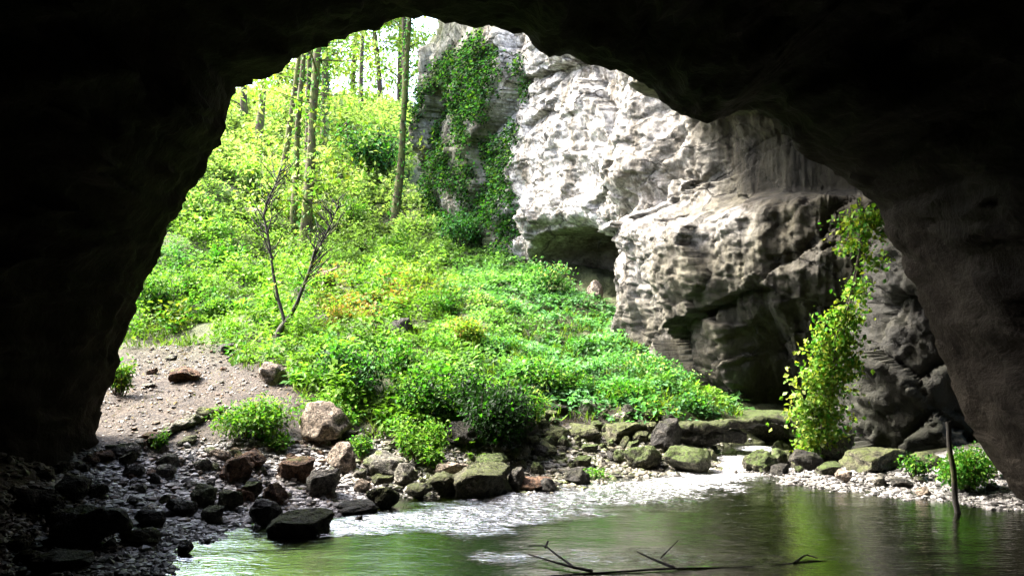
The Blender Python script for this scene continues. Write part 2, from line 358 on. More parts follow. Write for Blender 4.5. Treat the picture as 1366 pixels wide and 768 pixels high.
for s in ins:
    g = 1 + .16 * smooth(1.0, 9, s) - .75 * smooth(24, 34, s) ** 2
    P = ring.copy(); d = P - Cc; P[:, 0] = Cc[0] + d[:, 0] * g; P[:, 2] = Cc[2] + d[:, 2] * g; P[:, 1] -= s
    rows.append((P, .02 + .9 * smooth(.2, 5, s), 1))
for sc, dy in ((1.012, .12), (1.03, .3), (1.07, .5), (1.14, .6), (1.3, .55), (1.6, .2), (2.2, -1.5), (3.0, -7), (3.2, -30)):
    P = ring.copy(); d = P - Cc; P[:, 0] = Cc[0] + d[:, 0] * sc; P[:, 2] = Cc[2] + d[:, 2] * sc; P[:, 1] += dy
    P[:, 2] = np.where(ring[:, 2] < 0, np.maximum(P[:, 2], -3), P[:, 2])
    P[:, 1] += {1.14: .7, 1.3: 2.2, 1.6: 5.2, 2.2: 8.5, 3.0: 13}.get(sc, 0) * smooth(-1, 2.5, ring[:, 0]) * smooth(2.5, 4.5, ring[:, 2])   # unseen bulge of the outer rock, added to shade the right side
    rows.append((P, .04 + .5 * smooth(1.05, 1.5, sc), -1))
V = []
for P, amp, sg in rows:
    d = P - Cc; d[:, 1] = 0; d /= np.linalg.norm(d, axis=1)[:, None]
    Q = P * np.array([1, .55, 1])
    h = fbm(Q * .42, 5, ridge=True) * .5 + fbm(P * 1.7 + 9, 4, gain=.6) * .18
    V.append(P + d * (h * amp + amp * .25 + .06 * fbm(P * 2.6, 4, gain=.65) + facets(P * np.array([1, .6, 1]) + fbm(P, 2)[:, None] * .2, (.9, .9, .9), .1 + .25 * amp, .5, .5, 4) * (.6 if amp < .1 else 1) + facets(P + fbm(P * 3, 2)[:, None] * .06, (.34, .34, .34), .05 if amp > .1 else .022, .8, .4, 6))[:, None])
V = np.vstack(V); cap = len(V); V = np.vstack([V, [[.6, rows[0][0][:, 1].mean() - 1, 3]]])
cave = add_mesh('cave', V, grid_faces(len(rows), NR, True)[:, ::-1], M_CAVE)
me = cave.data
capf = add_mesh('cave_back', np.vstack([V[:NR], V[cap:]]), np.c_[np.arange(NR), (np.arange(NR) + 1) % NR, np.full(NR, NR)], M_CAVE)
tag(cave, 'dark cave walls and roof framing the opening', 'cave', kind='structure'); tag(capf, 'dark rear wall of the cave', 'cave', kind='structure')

# ------------------------------------------------------------------ cliff across the hollow
def cliff_base(px):
    return np.interp(px, [520,545,570,640,700,800,860,930,990,1060,1150,1260,1420], [54,47,45.2,40.5,36.6,32,29.5,27,25.2,24.2,23.6,23.2,22.5])
us = np.linspace(566, 1400, 560); zs = np.r_[np.linspace(-1.5, 16, 420), np.linspace(16.3, 34, 60)]
Uu, Zz = np.meshgrid(us, zs, indexing='ij'); u, z = Uu.ravel(), Zz.ravel()
Y = cliff_base(u); x = (u - CX) / F * Y; rowp = 430 - (z - 3) * F / Y
nx, ny = np.gradient(np.interp(us, us, (us - CX) / F * cliff_base(us))), np.gradient(cliff_base(us))
nrm = np.stack([ny, -nx], 1); nrm /= np.linalg.norm(nrm, axis=1)[:, None]
nrm[:, 0] = np.convolve(np.pad(nrm[:, 0], 20, 'edge'), np.ones(41) / 41, 'valid'); nrm[:, 1] = np.convolve(np.pad(nrm[:, 1], 20, 'edge'), np.ones(41) / 41, 'valid')
nn = np.repeat(nrm, len(zs), 0)
P = np.c_[x, Y, z]
wob = fbm(P * .25, 3) * 14
ledge = np.interp(u, [780,840,870,920,960,1000,1050,1120,1200], [330,290,264,270,286,280,272,276,276])
low = smooth(-12, 30, rowp - ledge + 2.2 * wob) * smooth(812, 892, u + wob)
d = 1.5 * low - .25
d += .9 * smooth(935, 880, u + wob) * smooth(300, 230, rowp) * smooth(800, 860, u)                 # bright shoulder left of the smooth niche
d += 3.5 * smooth(0, 1, (150 - rowp) / 25 + wob * .03) * smooth(900, 980, u)                          # unseen roof over the niche, deepened to shade it
el = ((u - 782) / 66) ** 2 + ((rowp - 356 + wob * .3) / 50) ** 2
d -= 3.2 * smooth(1.3, .8, el) * smooth(304, 316, rowp + wob * .5)                                   # hollow at the foot of the wall
d += .35 * smooth(305, 285, rowp + wob) * smooth(230, 275, rowp) * smooth(690, 720, u) * smooth(830, 800, u)
d -= 1.2 * smooth(470, 560, rowp) * smooth(880, 940, u) + 1.6 * smooth(985, 1030, u) * smooth(390, 470, rowp)                                                # undercut foot
wp = P + np.stack([fbm(P * .8 + q, 3) for q in (1, 21, 41)], 1) * .22
white = smooth(900, 820, u + wob) * smooth(400, 330, rowp)
rot = np.c_[wp[:, 0] * .8 + wp[:, 2] * .5, wp[:, 1], wp[:, 2] * .85 - wp[:, 0] * .45]
relief = fbm(wp * np.array([.2, .2, .14]), 3, gain=.45, ridge=True) * .3 + facets(rot, (5.5, 5.5, 3.6), .5, .8, .3) + facets(rot + fbm(P * 2, 2)[:, None] * .05, (2.1, 2.1, 1.3), .14, 1., .3, 9) \
    + fbm(P * 1.6 + 3, 5, gain=.6) * .085 + facets(P + fbm(P * 3, 3)[:, None] * .03, (.75, .75, .6), .04, 1.2, .3, 21) + facets(P + fbm(P * 6, 2)[:, None] * .03, (.27, .27, .24), .03, 1., .6, 33)
flute = fbm(np.c_[P[:, 0] * 1.6, P[:, 1] * 1.6, P[:, 2] * .18], 4, ridge=True) * .16 * smooth(960, 1020, u)
relief = relief + flute
niche = smooth(930, 990, u) * smooth(272, 255, rowp) * smooth(150, 190, rowp)
relief = relief * (1 - .75 * niche)
strata = (np.abs(((z + .35 * x + fbm(P * .3, 3) * 1.2) * .8) % 1 - .5) * 2) * .05 * (1 - niche)
dip = fbm(np.c_[P[:, 0] * .5, P[:, 1] * .5, P[:, 2] * .12], 4, ridge=True) * .14 * (1 - niche)
P = P + np.c_[nn, 0 * z] * (d + relief + strata + dip)[:, None]
P[:, 2] += fbm(P * .8 + 31, 3) * .08
st = smooth(850, 980, u + 60 * perlin(np.c_[x, z, 0 * z] * .4)) * .97  # brown staining and painted shade of the right and lower wall together
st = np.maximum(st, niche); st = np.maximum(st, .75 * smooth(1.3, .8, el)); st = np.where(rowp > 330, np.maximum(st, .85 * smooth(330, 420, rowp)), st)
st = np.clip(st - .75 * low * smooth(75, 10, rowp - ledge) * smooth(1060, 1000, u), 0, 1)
mo = smooth(680, 650, u + 1.6 * wob) * 1.0 * (1 - .6 * smooth(.1, .4, fbm(np.c_[x, z, 0 * z] * .5, 3)))
cliff = add_mesh('cliff', P, grid_faces(len(us), len(zs))[:, ::-1], M_CLIFF, attr={'stain_shade': st, 'moss': mo, 'shade_tint': .55 * np.clip(smooth(990, 1060, u) * smooth(300, 420, rowp) * .8 + .85 * niche + .35 * smooth(880, 960, u) * smooth(ledge + 40, ledge + 130, rowp), 0, 1)})  # niche and lower right wall get shade painted into their colour
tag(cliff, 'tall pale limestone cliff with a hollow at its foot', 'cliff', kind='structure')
CLIFF_P = P.reshape(len(us), len(zs), 3); CLIFF_N = nn.reshape(len(us), len(zs), 2)

# ------------------------------------------------------------------ rock buttress at the right of the opening
th = np.linspace(0, 2 * math.pi, 220, endpoint=False); zb = np.linspace(-.6, 9.5, 160)
T, Z = np.meshgrid(th, zb); tb, z = T.ravel(), Z.ravel()
xl = np.interp(z, [-.6, .3, 1.0, 2.15, 3.17, 4.35, 5.4, 7, 9.5], [6.9, 7.2, 7.35, 7.6, 7.75, 8.1, 8.55, 9.2, 10.2])
ce, se = np.cos(tb), np.sin(tb); k = .62
x = 11.8 + (11.8 - xl) * np.sign(ce) * np.abs(ce) ** k; y = 21.0 + 2.1 * np.sign(se) * np.abs(se) ** k
P = np.c_[x, y, z]; nd = np.c_[ce, se, 0 * ce]
h = fbm(P * np.array([.55, .55, .45]) + 40, 6, gain=.55, ridge=True) * .42 + fbm(P * 1.5 + 8, 5, gain=.6) * .3
rt = np.c_[P[:, 0] * .75 - P[:, 2] * .6, P[:, 1], P[:, 2] * .8 + P[:, 0] * .55] + fbm(P * 1.2, 3)[:, None] * .07
h = h * .22 + facets(rt, (2.6, 2.6, 1.5), .38, .9, .35, 3) + facets(rt, (.9, .9, .5), .09, 1., .4, 8) + facets(rt, (.3, .3, .2), .03, 1., .5, 14)
P = P + nd * (h - .45)[:, None]
butt = add_mesh('rock_buttress', P, grid_faces(len(zb), len(th), True)[:, ::-1], M_CLIFF, attr={'stain_shade': np.clip(1.05 + .35 * fbm(P * .6, 3), .7, 1), 'moss': np.clip(.9 - z * .35, 0, .8), 'shade_tint': np.ones(len(z))})  # whole buttress painted darker, standing in for its shade
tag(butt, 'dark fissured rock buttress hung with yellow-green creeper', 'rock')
BUTT = P.reshape(len(zb), len(th), 3)

# ------------------------------------------------------------------ water
RIF = np.array([on_water(*p) for p in [(1010,600),(985,618),(930,641),(840,657),(740,668),(640,688),(540,694),(425,707)]])
xs = np.arange(-9, 12.5, .075); ys = np.arange(3, 25, .065)
X, Yg = np.meshgrid(xs, ys, indexing='ij'); x, y = X.ravel(), Yg.ravel()
d, tt = seg_dist(x, y, RIF); wd = np.interp(tt, [0, 1, 2, 3, 4, 5, 6, 7], [.55, .7, 1.3, 1.35, 1.3, 1.2, .9, .4])
P0 = np.c_[x, y, 0 * x]
rif = smooth(1.25, .35, d / wd + .45 * fbm(P0 * np.array([.9, 1.6, 1]), 3))
d2, t2 = seg_dist(x, y, np.array([on_water(*p) for p in [(690,742),(780,745),(880,745),(1000,750)]])); rif2 = .55 * smooth(1.0, .1, d2 / .55 + .6 * fbm(P0 * 1.3 + 4, 3)); foam0 = rif; rif = np.maximum(rif, rif2)
foam = foam0 * np.interp(tt, [0, 1, 2, 3, 5, 7], [.75, .95, .8, .5, .25, .15])
z = .018 * rif * fbm(P0 * np.array([3.0, 5.5, 1]), 3) * 1.6 + .006 * fbm(P0 * np.array([.8, 1.8, 1]), 3) + .05 * smooth(17.5, 20.5, y)
water = add_mesh('water', np.c_[x, y, z], grid_faces(len(xs), len(ys)), M_WATER, attr={'riffle': rif, 'foam': foam})
tag(water, 'green river pool with a white riffle running in', 'water', kind='structure')

# ------------------------------------------------------------------ rocks
def ico(sub):
    import bmesh
    bm = bmesh.new(); bmesh.ops.create_icosphere(bm, subdivisions=sub, radius=1)
    v = np.array([q.co[:] for q in bm.verts]); f = np.array([[q.index for q in p.verts] for p in bm.faces]); bm.free(); return v, f
ICO3, ICO4, ICO1 = ico(3), ico(4), ico(1)
def rock_shape(seed, angular=.8, sub=3):
    r = np.random.default_rng(seed); v, f = ICO4; v = v.copy()
    for _ in range(int(9 + 8 * angular)):
        nrm = r.normal(size=3); nrm /= np.linalg.norm(nrm); dd = r.uniform(.5, .85)
        s = v @ nrm - dd; v = v - np.outer(np.maximum(s, 0) * (.75 + .25 * angular), nrm)
    ln = np.linalg.norm(v, axis=1)[:, None]
    v = v * (1 + .16 * fbm(v * 1.3 + seed * 3.1, 3)[:, None] + .07 * fbm(v * 3.5 + seed, 4, gain=.6)[:, None]) + .05 * facets(v + .1 * fbm(v * 3, 2)[:, None], .55, 1, .5, .8, seed)[:, None] * v
    lo, hi = v.min(0), v.max(0); v = (v - (lo + hi) / 2) / (hi - lo); v[:, 2] += .5
    return v, f
PROTO = {}
def rock_mesh(i, mat):
    key = (i, mat.name)
    if key not in PROTO:
        v, f = rock_shape(100 + i, [.9, .5, 1, .7, .3, 1, .6, .8][i % 8])
        o = add_mesh('rock', v, f, mat); PROTO[key] = o.data; COL.objects.unlink(o); bpy.data.objects.remove(o)
    return PROTO[key]
def put_rock(name, px, py, wpx, hpx, mat, label, i=0, group=None, rz=None, tilt=0., cat='rock', deep=.85, sink=.14, loc=None):
    p = hit(px, py) if loc is None else np.array(loc); s = p[1] / F; ww, hh = wpx * s, hpx * s
    o = bpy.data.objects.new(name, rock_mesh(i, mat)); COL.objects.link(o)
    o.scale = (ww * 1.04, max(ww * deep, hh * .8), hh / (1 - sink)); q = p.copy()
    under = gz(q[0], q[1])[0]
    z0 = min(q[2], under + .02) if q[2] - under < .12 else under
    o.scale[2] += q[2] - z0
    o.location = (q[0], q[1] + ww * deep * .35, z0 - hh * sink)
    o.rotation_euler = (0, tilt, random.uniform(-.4, .4) + (math.pi if random.random() < .5 else 0) if rz is None else rz)
    return tag(o, label, cat, group)
PR, GR, BR, MR, GM, DK = M_PALE, M_GREY, M_BROWN, M_MOSSY, M_GREEN, M_DARK
BIG = [
 (428,596,78,58,PR,'large pale sloping boulder sitting in the greenery',2,.12),(361,513,38,30,PR,'pale boulder at the foot of the green slope above the path',5,0),
 (243,511,42,22,BR,'flat brown-sided rock lying on the upper earth path',0,0),(310,646,44,34,BR,'squat reddish brown block on the gravel bank',5,0),
 (337,629,34,28,BR,'reddish rock tucked behind the squat brown block',0,0),(391,645,48,32,BR,'brown rock with an ochre mossy top on the gravel bank',6,0),
 (452,632,42,40,PR,'pale pointed boulder leaning over its neighbours on the bank',2,.1),(506,641,56,34,GR,'rounded grey boulder beside the bright herb clump',1,-.15),
 (428,664,46,36,GR,'pale grey rock with a dark face near the waterline',7,0),(395,716,84,28,MR,'broad low mossy rock standing in the shallows',6,0),
 (473,685,58,14,DK,'thin dark slab lying flat at the water edge',3,0),(268,680,34,32,MR,'mossy upright stone on the grey gravel',1,0),
 (238,690,40,22,DK,'low dark stone on the gravel left of the mossy upright stone',4,0),(302,684,36,28,MR,'mossy stone right of the upright one on the gravel',3,0),
 (333,668,30,24,GM,'mossy stone behind the dark pair on the bank',7,0),(352,698,44,30,DK,'dark damp stone touching the broad mossy rock',5,0),
 (363,678,36,30,BR,'ochre-topped dark stone above the pebble beach',2,0),(280,700,30,22,GR,'small grey stone at the head of the pebble beach',6,0),
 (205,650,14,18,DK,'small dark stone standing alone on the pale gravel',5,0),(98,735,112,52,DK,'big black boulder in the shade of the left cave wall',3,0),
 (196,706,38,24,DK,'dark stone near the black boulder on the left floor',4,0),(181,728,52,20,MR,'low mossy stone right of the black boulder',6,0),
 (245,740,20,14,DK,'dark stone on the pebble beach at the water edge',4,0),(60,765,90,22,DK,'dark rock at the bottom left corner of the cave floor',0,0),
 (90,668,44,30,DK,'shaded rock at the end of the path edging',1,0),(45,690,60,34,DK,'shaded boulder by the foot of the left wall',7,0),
 (510,677,44,26,MR,'dark rounded mossy rock at the waterline below the grey boulder',1,0),(538,650,36,30,GR,'grey rock right of the rounded grey boulder',2,0),
 (558,664,34,18,MR,'low mossy stone at the waterline below the herbs',4,0),(587,661,46,30,MR,'brown mossy rock left of the long mossy boulder',0,0),
 (643,662,82,38,MR,'long olive mossy boulder on the left water edge',6,0),(689,655,24,30,DK,'narrow dark block at the end of the long mossy boulder',5,0),
 (716,655,54,16,BR,'flat ochre shelf of rock at the water edge',3,0),(769,646,34,20,DK,'dark wedge of rock with an olive top beside the riffle',2,0),
 (656,632,44,24,GM,'dome of green moss over a rock behind the long boulder',4,0),(600,640,52,20,PR,'pale flat rock behind the brown mossy rock',3,0),
 (892,606,46,46,DK,'tall dark block at the left end of the footbridge',5,0),(878,565,44,18,GM,'moss cushion topped stone above the dark block',4,0),
 (836,592,68,26,MR,'broad dark-faced rock with a pale mossy top in the bank step',3,0),(782,590,44,22,MR,'dark-faced rock in the bank step left of the broad one',7,0),
 (838,562,22,22,DK,'dark stone perched upright on the upper bank',2,0),(745,552,26,12,DK,'dark flat stone at the top of the stony bank',0,0),
 (742,592,34,22,MR,'mossy stone at the left end of the bank step',1,0),(860,628,50,32,GM,'green mossy rock above the start of the riffle',1,0),
 (922,631,62,34,GM,'rounded bright mossy boulder where the stream leaves the bridge',4,.05),(1018,629,40,26,GM,'mossy boulder rising from the white water below the bridge',2,0),
 (1045,634,30,14,DK,'low dark stone beside the white water',3,0),(1080,628,46,26,DK,'dark stone at the foot of the vine',5,0),
 (1180,632,92,30,MR,'long ledge of mossy rock at the foot of the buttress',3,0),(1112,636,40,16,GM,'flat green stone at the back of the gravel bar',6,0),
 (1128,643,22,16,PR,'white stone on the gravel bar',1,0),(1207,652,28,14,DK,'dark stone half in the gravel bar',0,0),
 (665,590,104,50,DK,'overhung outcrop, coloured black as shade, beneath the large dark bush',5,0),(612,596,56,32,DK,'dark shaded rock left of the black outcrop',2,0),  # dark rock colour stands in for the shaded hollow under the bush
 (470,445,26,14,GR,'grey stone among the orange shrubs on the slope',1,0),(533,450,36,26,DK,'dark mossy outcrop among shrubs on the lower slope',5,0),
 (850,458,42,22,PR,'pale sunlit boulder at the foot of the cliff',3,0),(795,400,22,26,PR,'pale block beside the mouth of the cliff hollow',2,0),
 (300,472,22,14,DK,'small dark stone at the upper edge of the path',7,0),(428,386,36,28,BR,'brown rock with a dark face behind the forked small tree',0,0),
 (330,290,40,14,PR,'pale flat rock showing through the plants high on the slope',3,0),
 (1115,614,60,34,GM,'mossy rock shoulder below the creeper',7,0),(1240,625,44,20,MR,'low rock at the back of the gravel bar by the pole',2,0),
]
for k, (px, py, ww, hh, m_, lab, i, tl) in enumerate(BIG):
    put_rock('boulder' if ww > 50 else 'rock', px, py, ww, hh, m_, lab, i, tilt=tl, cat='boulder' if ww > 50 else 'rock')
# smaller stones of the banks
def scatter(nm, cnt, box, smin, smax, mats, label, group, ok=lambda px, py: True, flat=.6):
    k = tries = 0
    while k < cnt and tries < cnt * 20:
        tries += 1
        px, py = random.uniform(box[0], box[2]), random.uniform(box[1], box[3])
        if not ok(px, py): continue
        p = hit(px, py)
        if p[2] < .015 and random.random() < .75: continue
        s = smin + (smax - smin) * random.random() ** 2.2
        mt = random.choice(mats); word = {GR.name: 'grey', PR.name: 'pale', BR.name: 'brown', MR.name: 'olive mossy', GM.name: 'green mossy', DK.name: 'dark', M_STREAM.name: 'whitish'}[mt.name]
        lab = ('large ' if s > smin + .6 * (smax - smin) else 'medium ' if s > smin + .25 * (smax - smin) else 'small ') + word + ' ' + label
        put_rock(nm, px, py, s, s * random.uniform(flat * .7, flat * 1.2), mt, lab, random.randrange(8), group, loc=p, cat='stone', sink=random.uniform(.15, .4), tilt=random.uniform(-.3, .3)); k += 1
band = lambda px, py: py > veg_line(px) + 4
scatter('stone', 84, (170, 575, 500, 695), 9, 27, [GR, GR, PR, BR, MR], 'loose stone on the gravel bank left of the river', 'loose stones on the left gravel bank', lambda px, py: band(px, py) and py > 590 - (px - 300) * .05)
scatter('stone', 60, (470, 590, 740, 658), 10, 28, [MR, MR, GR, DK], 'stone packed into the bank below the herbs', 'stones packed along the middle bank', band, .65)
scatter('stone', 88, (715, 552, 965, 635), 10, 26, [GM, GM, MR, MR, DK, GR], 'stone in the stony bank left of the footbridge', 'mossy stones of the bank by the footbridge', lambda px, py: py > veg_line(px) and py < 655 - (px - 715) * .11 and (px < 892 or py > 614), .7)
scatter('stone', 14, (955, 590, 1095, 635), 12, 34, [GM, GM, MR], 'stone in the stream behind and beside the footbridge arch', 'mossy stones under the footbridge', lambda px, py: py > 606 and (px > 1005 or py < 600), .75)
scatter('stone', 18, (1090, 634, 1366, 668), 8, 20, [PR, GR, M_STREAM], 'stone on the gravel bar by the right wall', 'stones on the right gravel bar', lambda px, py: py < 650 + (px - 1090) * .09, .6)
scatter('stone', 14, (140, 470, 330, 590), 8, 20, [BR, PR, GR], 'stone bedded in the earth path', 'stones bedded in the path', lambda px, py: py > 590 - .9 * (px - 80) and py < 620 - .3 * (px - 140), .4)
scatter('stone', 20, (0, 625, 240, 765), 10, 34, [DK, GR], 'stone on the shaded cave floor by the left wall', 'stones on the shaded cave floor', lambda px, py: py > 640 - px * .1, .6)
# row of stones edging the path
EDGE = [(100,628),(118,622),(135,617),(152,611),(168,606),(184,601),(198,594),(214,585),(228,578),(243,573),(257,567),(272,560),(287,556),(80,634),(60,641),(176,612),(206,598)]
EDGE.sort(); ORD = 'first second third fourth fifth sixth seventh eighth ninth tenth eleventh twelfth thirteenth fourteenth fifteenth sixteenth seventeenth'.split()
for k, (px, py) in enumerate(EDGE):
    put_rock('edging_stone', px, py, random.uniform(20, 32), random.uniform(11, 17), random.choice([GR, GR, BR, MR]), ORD[k] + ' stone of the row edging the path, counted from the cave wall', random.randrange(8), 'stones edging the path', cat='stone')

# pebbles (uncountable gravel)
GT = [(.26, .25, .245), (.15, .145, .135), (.34, .33, .33), (.08, .075, .068)]; MT = [(.05, .06, .02), (.09, .085, .055), (.035, .034, .024), (.13, .12, .09)]; BT = [(.09, .062, .04), (.05, .034, .022), (.15, .12, .09), (.03, .02, .012)]; DT = [(.05, .048, .042), (.02, .019, .016), (.1, .1, .095)]
M_PEB, t, b = new_mat('pebble'); co = N(t, 'ShaderNodeNewGeometry').outputs['Position']; n1 = noise(t, 30, 4, .6, co)
t.links.new(mix(t, .5, attr(t, 'Col').outputs['Color'], ramp(t, n1.outputs[0], [(.35, .25), (.65, .75)]).outputs[0], 'OVERLAY'), b.inputs['Base Color']); b.inputs['Roughness'].default_value = .55
def pebbles(name, cnt, box, smin, smax, tones, label, ok):
    cs = np.array([on_water(box[i], box[j]) for i in (0, 2) for j in (1, 3)]); n_ = cnt * 5
    W = np.c_[R.uniform(max(cs[:, 0].min(), -9.5), min(cs[:, 0].max(), 11), n_), R.uniform(cs[:, 1].min() * .78, min(cs[:, 1].max(), 24), n_), np.zeros(n_)]
    W[:, 2] = gz(W[:, 0], W[:, 1]); px, py = proj(W)
    keep = ok(px, py, W) & (px > box[0]) & (px < box[2]) & (py > box[1]) & (py < box[3]); W = W[keep][:cnt]; print(name, len(W))
    v, f = ICO1; m = len(W); s = smin + (smax - smin) * R.random(m) ** 2.5
    sc = np.c_[s, s * R.uniform(.6, 1, m), s * R.uniform(.35, .7, m)]; an = R.uniform(0, 6.28, m); ca, sa = np.cos(an), np.sin(an)
    q = v[None] * (1 + .25 * R.normal(size=(m, len(v), 1)).clip(-1, 1)) * sc[:, None]
    V = np.stack([q[..., 0] * ca[:, None] - q[..., 1] * sa[:, None], q[..., 0] * sa[:, None] + q[..., 1] * ca[:, None], q[..., 2]], -1) + W[:, None] + np.array([0, 0, .2]) * sc[:, None, 2:]
    Fc = (f[None] + (np.arange(m) * len(v))[:, None, None]).reshape(-1, 3)
    tn = np.array(tones)[R.integers(0, len(tones), m)] * R.uniform(.35, 1.5, (m, 1)); o = add_mesh(name, V.reshape(-1, 3), Fc, M_PEB, smooth_=False, cols=np.repeat(tn, len(v), 0)); return tag(o, label, 'gravel', kind='stuff')
pebbles('gravel', 17000, (0, 590, 520, 768), .012, .075, GT, 'grey gravel and pebble beach on the left bank', lambda px, py, W: (W[:, 2] > -.12) & (W[:, 2] < 1.3) & (py > veg_line(px) + 20) & ((py > 603 + (240 - px) * .2)))
pebbles('gravel', 5000, (480, 570, 1000, 665), .012, .07, MT + GT[:2], 'gravel between the stones of the middle bank', lambda px, py, W: (W[:, 2] > -.1) & (py > veg_line(px) + 4))
pebbles('rubble', 3400, (470, 575, 965, 655), .035, .12, MT, 'mossy rubble filling the gaps of the stony bank', lambda px, py, W: (W[:, 2] > -.05) & (py > veg_line(px) + 6) & ((px < 892) | (py > 614)))
pebbles('rubble', 1800, (150, 585, 500, 700), .025, .12, GT + BT[:2], 'broken stone rubble on the left bank', lambda px, py, W: (W[:, 2] > -.02) & (py > veg_line(px) + 30) & (py > 600 + (230 - px) * .3))
pebbles('rubble', 1900, (120, 455, 400, 605), .008, .06, BT + GT[1:2], 'chips of stone and dry litter on the earth path', lambda px, py, W: (W[:, 2] > .3) & (py > veg_line(px) - 2))
pebbles('rubble', 1200, (0, 600, 260, 768), .025, .11, DT, 'dark rubble on the shaded cave floor', lambda px, py, W: W[:, 2] > .0)
pebbles('gravel', 6000, (980, 622, 1400, 680), .014, .075, [tuple(v * .6 for v in q) for q in GT], 'pale gravel bar at the foot of the buttress', lambda px, py, W: (W[:, 2] > -.06) & (W[:, 2] < .4))

# ------------------------------------------------------------------ footbridge
bo = at(975, 560, 20.2)
br = empty('stone_footbridge', (bo[0], bo[1], 0), 'low mossy stone slab footbridge over the stream', 'footbridge')
def slab(name, p0, p1, thick, depth, mat, seed, cnt=26):
    a, b_ = np.array(p0), np.array(p1); m = 12
    uu = np.linspace(0, 1, cnt); prof = np.linspace(0, 2 * math.pi, m, endpoint=False); V = []
    for s in uu:
        c_ = a + (b_ - a) * s; e = .86 + .14 * min(1, 8 * min(s, 1 - s))
        for q in prof:
            cy, cz_ = np.sign(math.cos(q)) * abs(math.cos(q)) ** .35, np.sign(math.sin(q)) * abs(math.sin(q)) ** .35
            V.append(c_ + np.array([0, cy * depth / 2 * e, cz_ * thick / 2 * e - thick / 2]))
    V = np.array(V); V = V + np.stack([fbm(V * 2.2 + seed + q_, 4, gain=.6) for q_ in (0, 9, 18)], 1) * np.array([.05, .09, .08])
    Fq = grid_faces(cnt, m, True); V = np.vstack([V, V[:m].mean(0), V[-m:].mean(0)]); k = cnt * m
    o = add_mesh(name, V - np.array([bo[0], bo[1], 0]), Fq[:, ::-1], mat, br)
    return o
slab('deck_slab', at(880, 565, 20.2), at(968, 561, 20.2), .22, .6, M_BRIDGE, 1)
slab('deck_slab', at(958, 560, 20.25), at(1018, 556, 20.25), .2, .6, M_BRIDGE, 5)
slab('deck_slab', at(1010, 554, 20.3), at(1085, 556, 20.3), .2, .55, M_BRIDGE, 9)
slab('lintel', at(885, 573, 20.35), at(990, 571, 20.35), .3, .8, M_DARK, 13)
for (px, py, wp, hp, i, mt) in [(925,622,48,50,5,DK),(905,622,40,46,2,DK),(1082,620,40,60,5,MR)]:
    p = hit(px, py); s = 20.3 / F
    o = bpy.data.objects.new('abutment', rock_mesh(i, mt)); COL.objects.link(o); o.parent = br
    g = gz((px - CX) * s, 20.3)[0] - .1; top = at(px, 572, 20.3)[2]
    o.scale = (wp * s, .9, top - g); o.location = ((px - CX) * s - bo[0], 20.35 - bo[1], g)
for k in range(7):
    s = 20. / F; px = random.uniform(898, 935); py = random.uniform(592, 622)
    q = at(px, py, 19.75); o = bpy.data.objects.new('pier_stone', rock_mesh(k % 8, random.choice([MR, GM, DK]))); COL.objects.link(o); o.parent = br
    o.scale = (.35, .35, .16); o.location = (q[0] - bo[0], q[1] - bo[1] + .1, max(q[2] - .08, 0)); o.rotation_euler = (0, 0, random.uniform(0, 6))
put_rock('boulder', 1010, 606, 130, 36, GM, 'wide moss mound seen through the footbridge arch', 6, cat='boulder', loc=at(1012, 606, 22.3) * np.array([1, 1, 0]) + np.array([0, 0, .02]))

# ------------------------------------------------------------------ leaves
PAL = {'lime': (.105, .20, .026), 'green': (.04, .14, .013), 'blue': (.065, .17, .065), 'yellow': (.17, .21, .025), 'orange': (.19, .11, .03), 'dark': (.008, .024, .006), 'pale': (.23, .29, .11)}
def pal(names, wts, m):
    c = np.array([PAL[k] for k in names]); i = R.choice(len(names), m, p=np.array(wts) / sum(wts))
    return c[i] * R.uniform(.6, 1.35, (m, 1)) * R.uniform(.9, 1.1, (m, 3))
def leaf_mesh(name, P, size, cols, parent=None, out=None, droop=.25, aspect=.6, mat=None, up=.8):
    """folded leaves: base, two sides, tip; directions random or along `out`"""
    m = len(P); D = R.normal(size=(m, 3))
    if out is not None: D = out + .55 * D
    D[:, 2] -= droop; D /= np.linalg.norm(D, axis=1)[:, None]
    U = R.normal(size=(m, 3)) * (1 - up) + np.array([0, 0, up]); S = np.cross(D, U); S /= np.linalg.norm(S, axis=1)[:, None] + 1e-9
    Nn = np.cross(S, D); sz = np.asarray(size).reshape(-1, 1) * np.ones((m, 1))
    b0 = P; mid = P + D * sz * .5
    l = mid + S * sz * aspect * .5 + Nn * sz * .08; r = mid - S * sz * aspect * .5 + Nn * sz * .08; tp = P + D * sz - Nn * sz * .06
    V = np.stack([b0, l, tp, r], 1).reshape(-1, 3); k = np.arange(m) * 4
    Fc = np.stack([np.c_[k, k + 2, k + 1], np.c_[k, k + 3, k + 2]], 1).reshape(-1, 3)
    return add_mesh(name, V, Fc, mat or M_LEAF, parent, False, cols=np.repeat(cols, 4, 0))

# ground cover on the slope
m = 60000
gx = R.uniform(-24, 9, m); gy = 17 + (78 - 17) * R.random(m) ** 1.6; gzv = gz(gx, gy)
px, py = proj(np.c_[gx, gy, gzv])
ok = (px > 60) & (px < 1010) & (py < veg_line(px) - 2 + 9 * R.normal(size=m)) & (py > -80)
cy = cliff_base(np.clip(px, 520, 1400)); ok &= (px < 545) | (gy < cy - .2)
bare = fbm(np.c_[gx, gy, 0 * gx] * .55 + 3, 3); ok &= bare > -.3 - .5 * smooth(540, 620, px)
gx, gy, gzv, px, py = gx[ok], gy[ok], gzv[ok], px[ok], py[ok]; m = len(gx)
k = 11; far = smooth(24, 60, gy)
patch = fbm(np.c_[gx, gy, 0 * gx] * .9 + 200, 3); kindp = smooth(-.1, .35, fbm(np.c_[gx, gy, 0 * gx] * .6 + 300, 2) + .35 * R.normal(size=m))
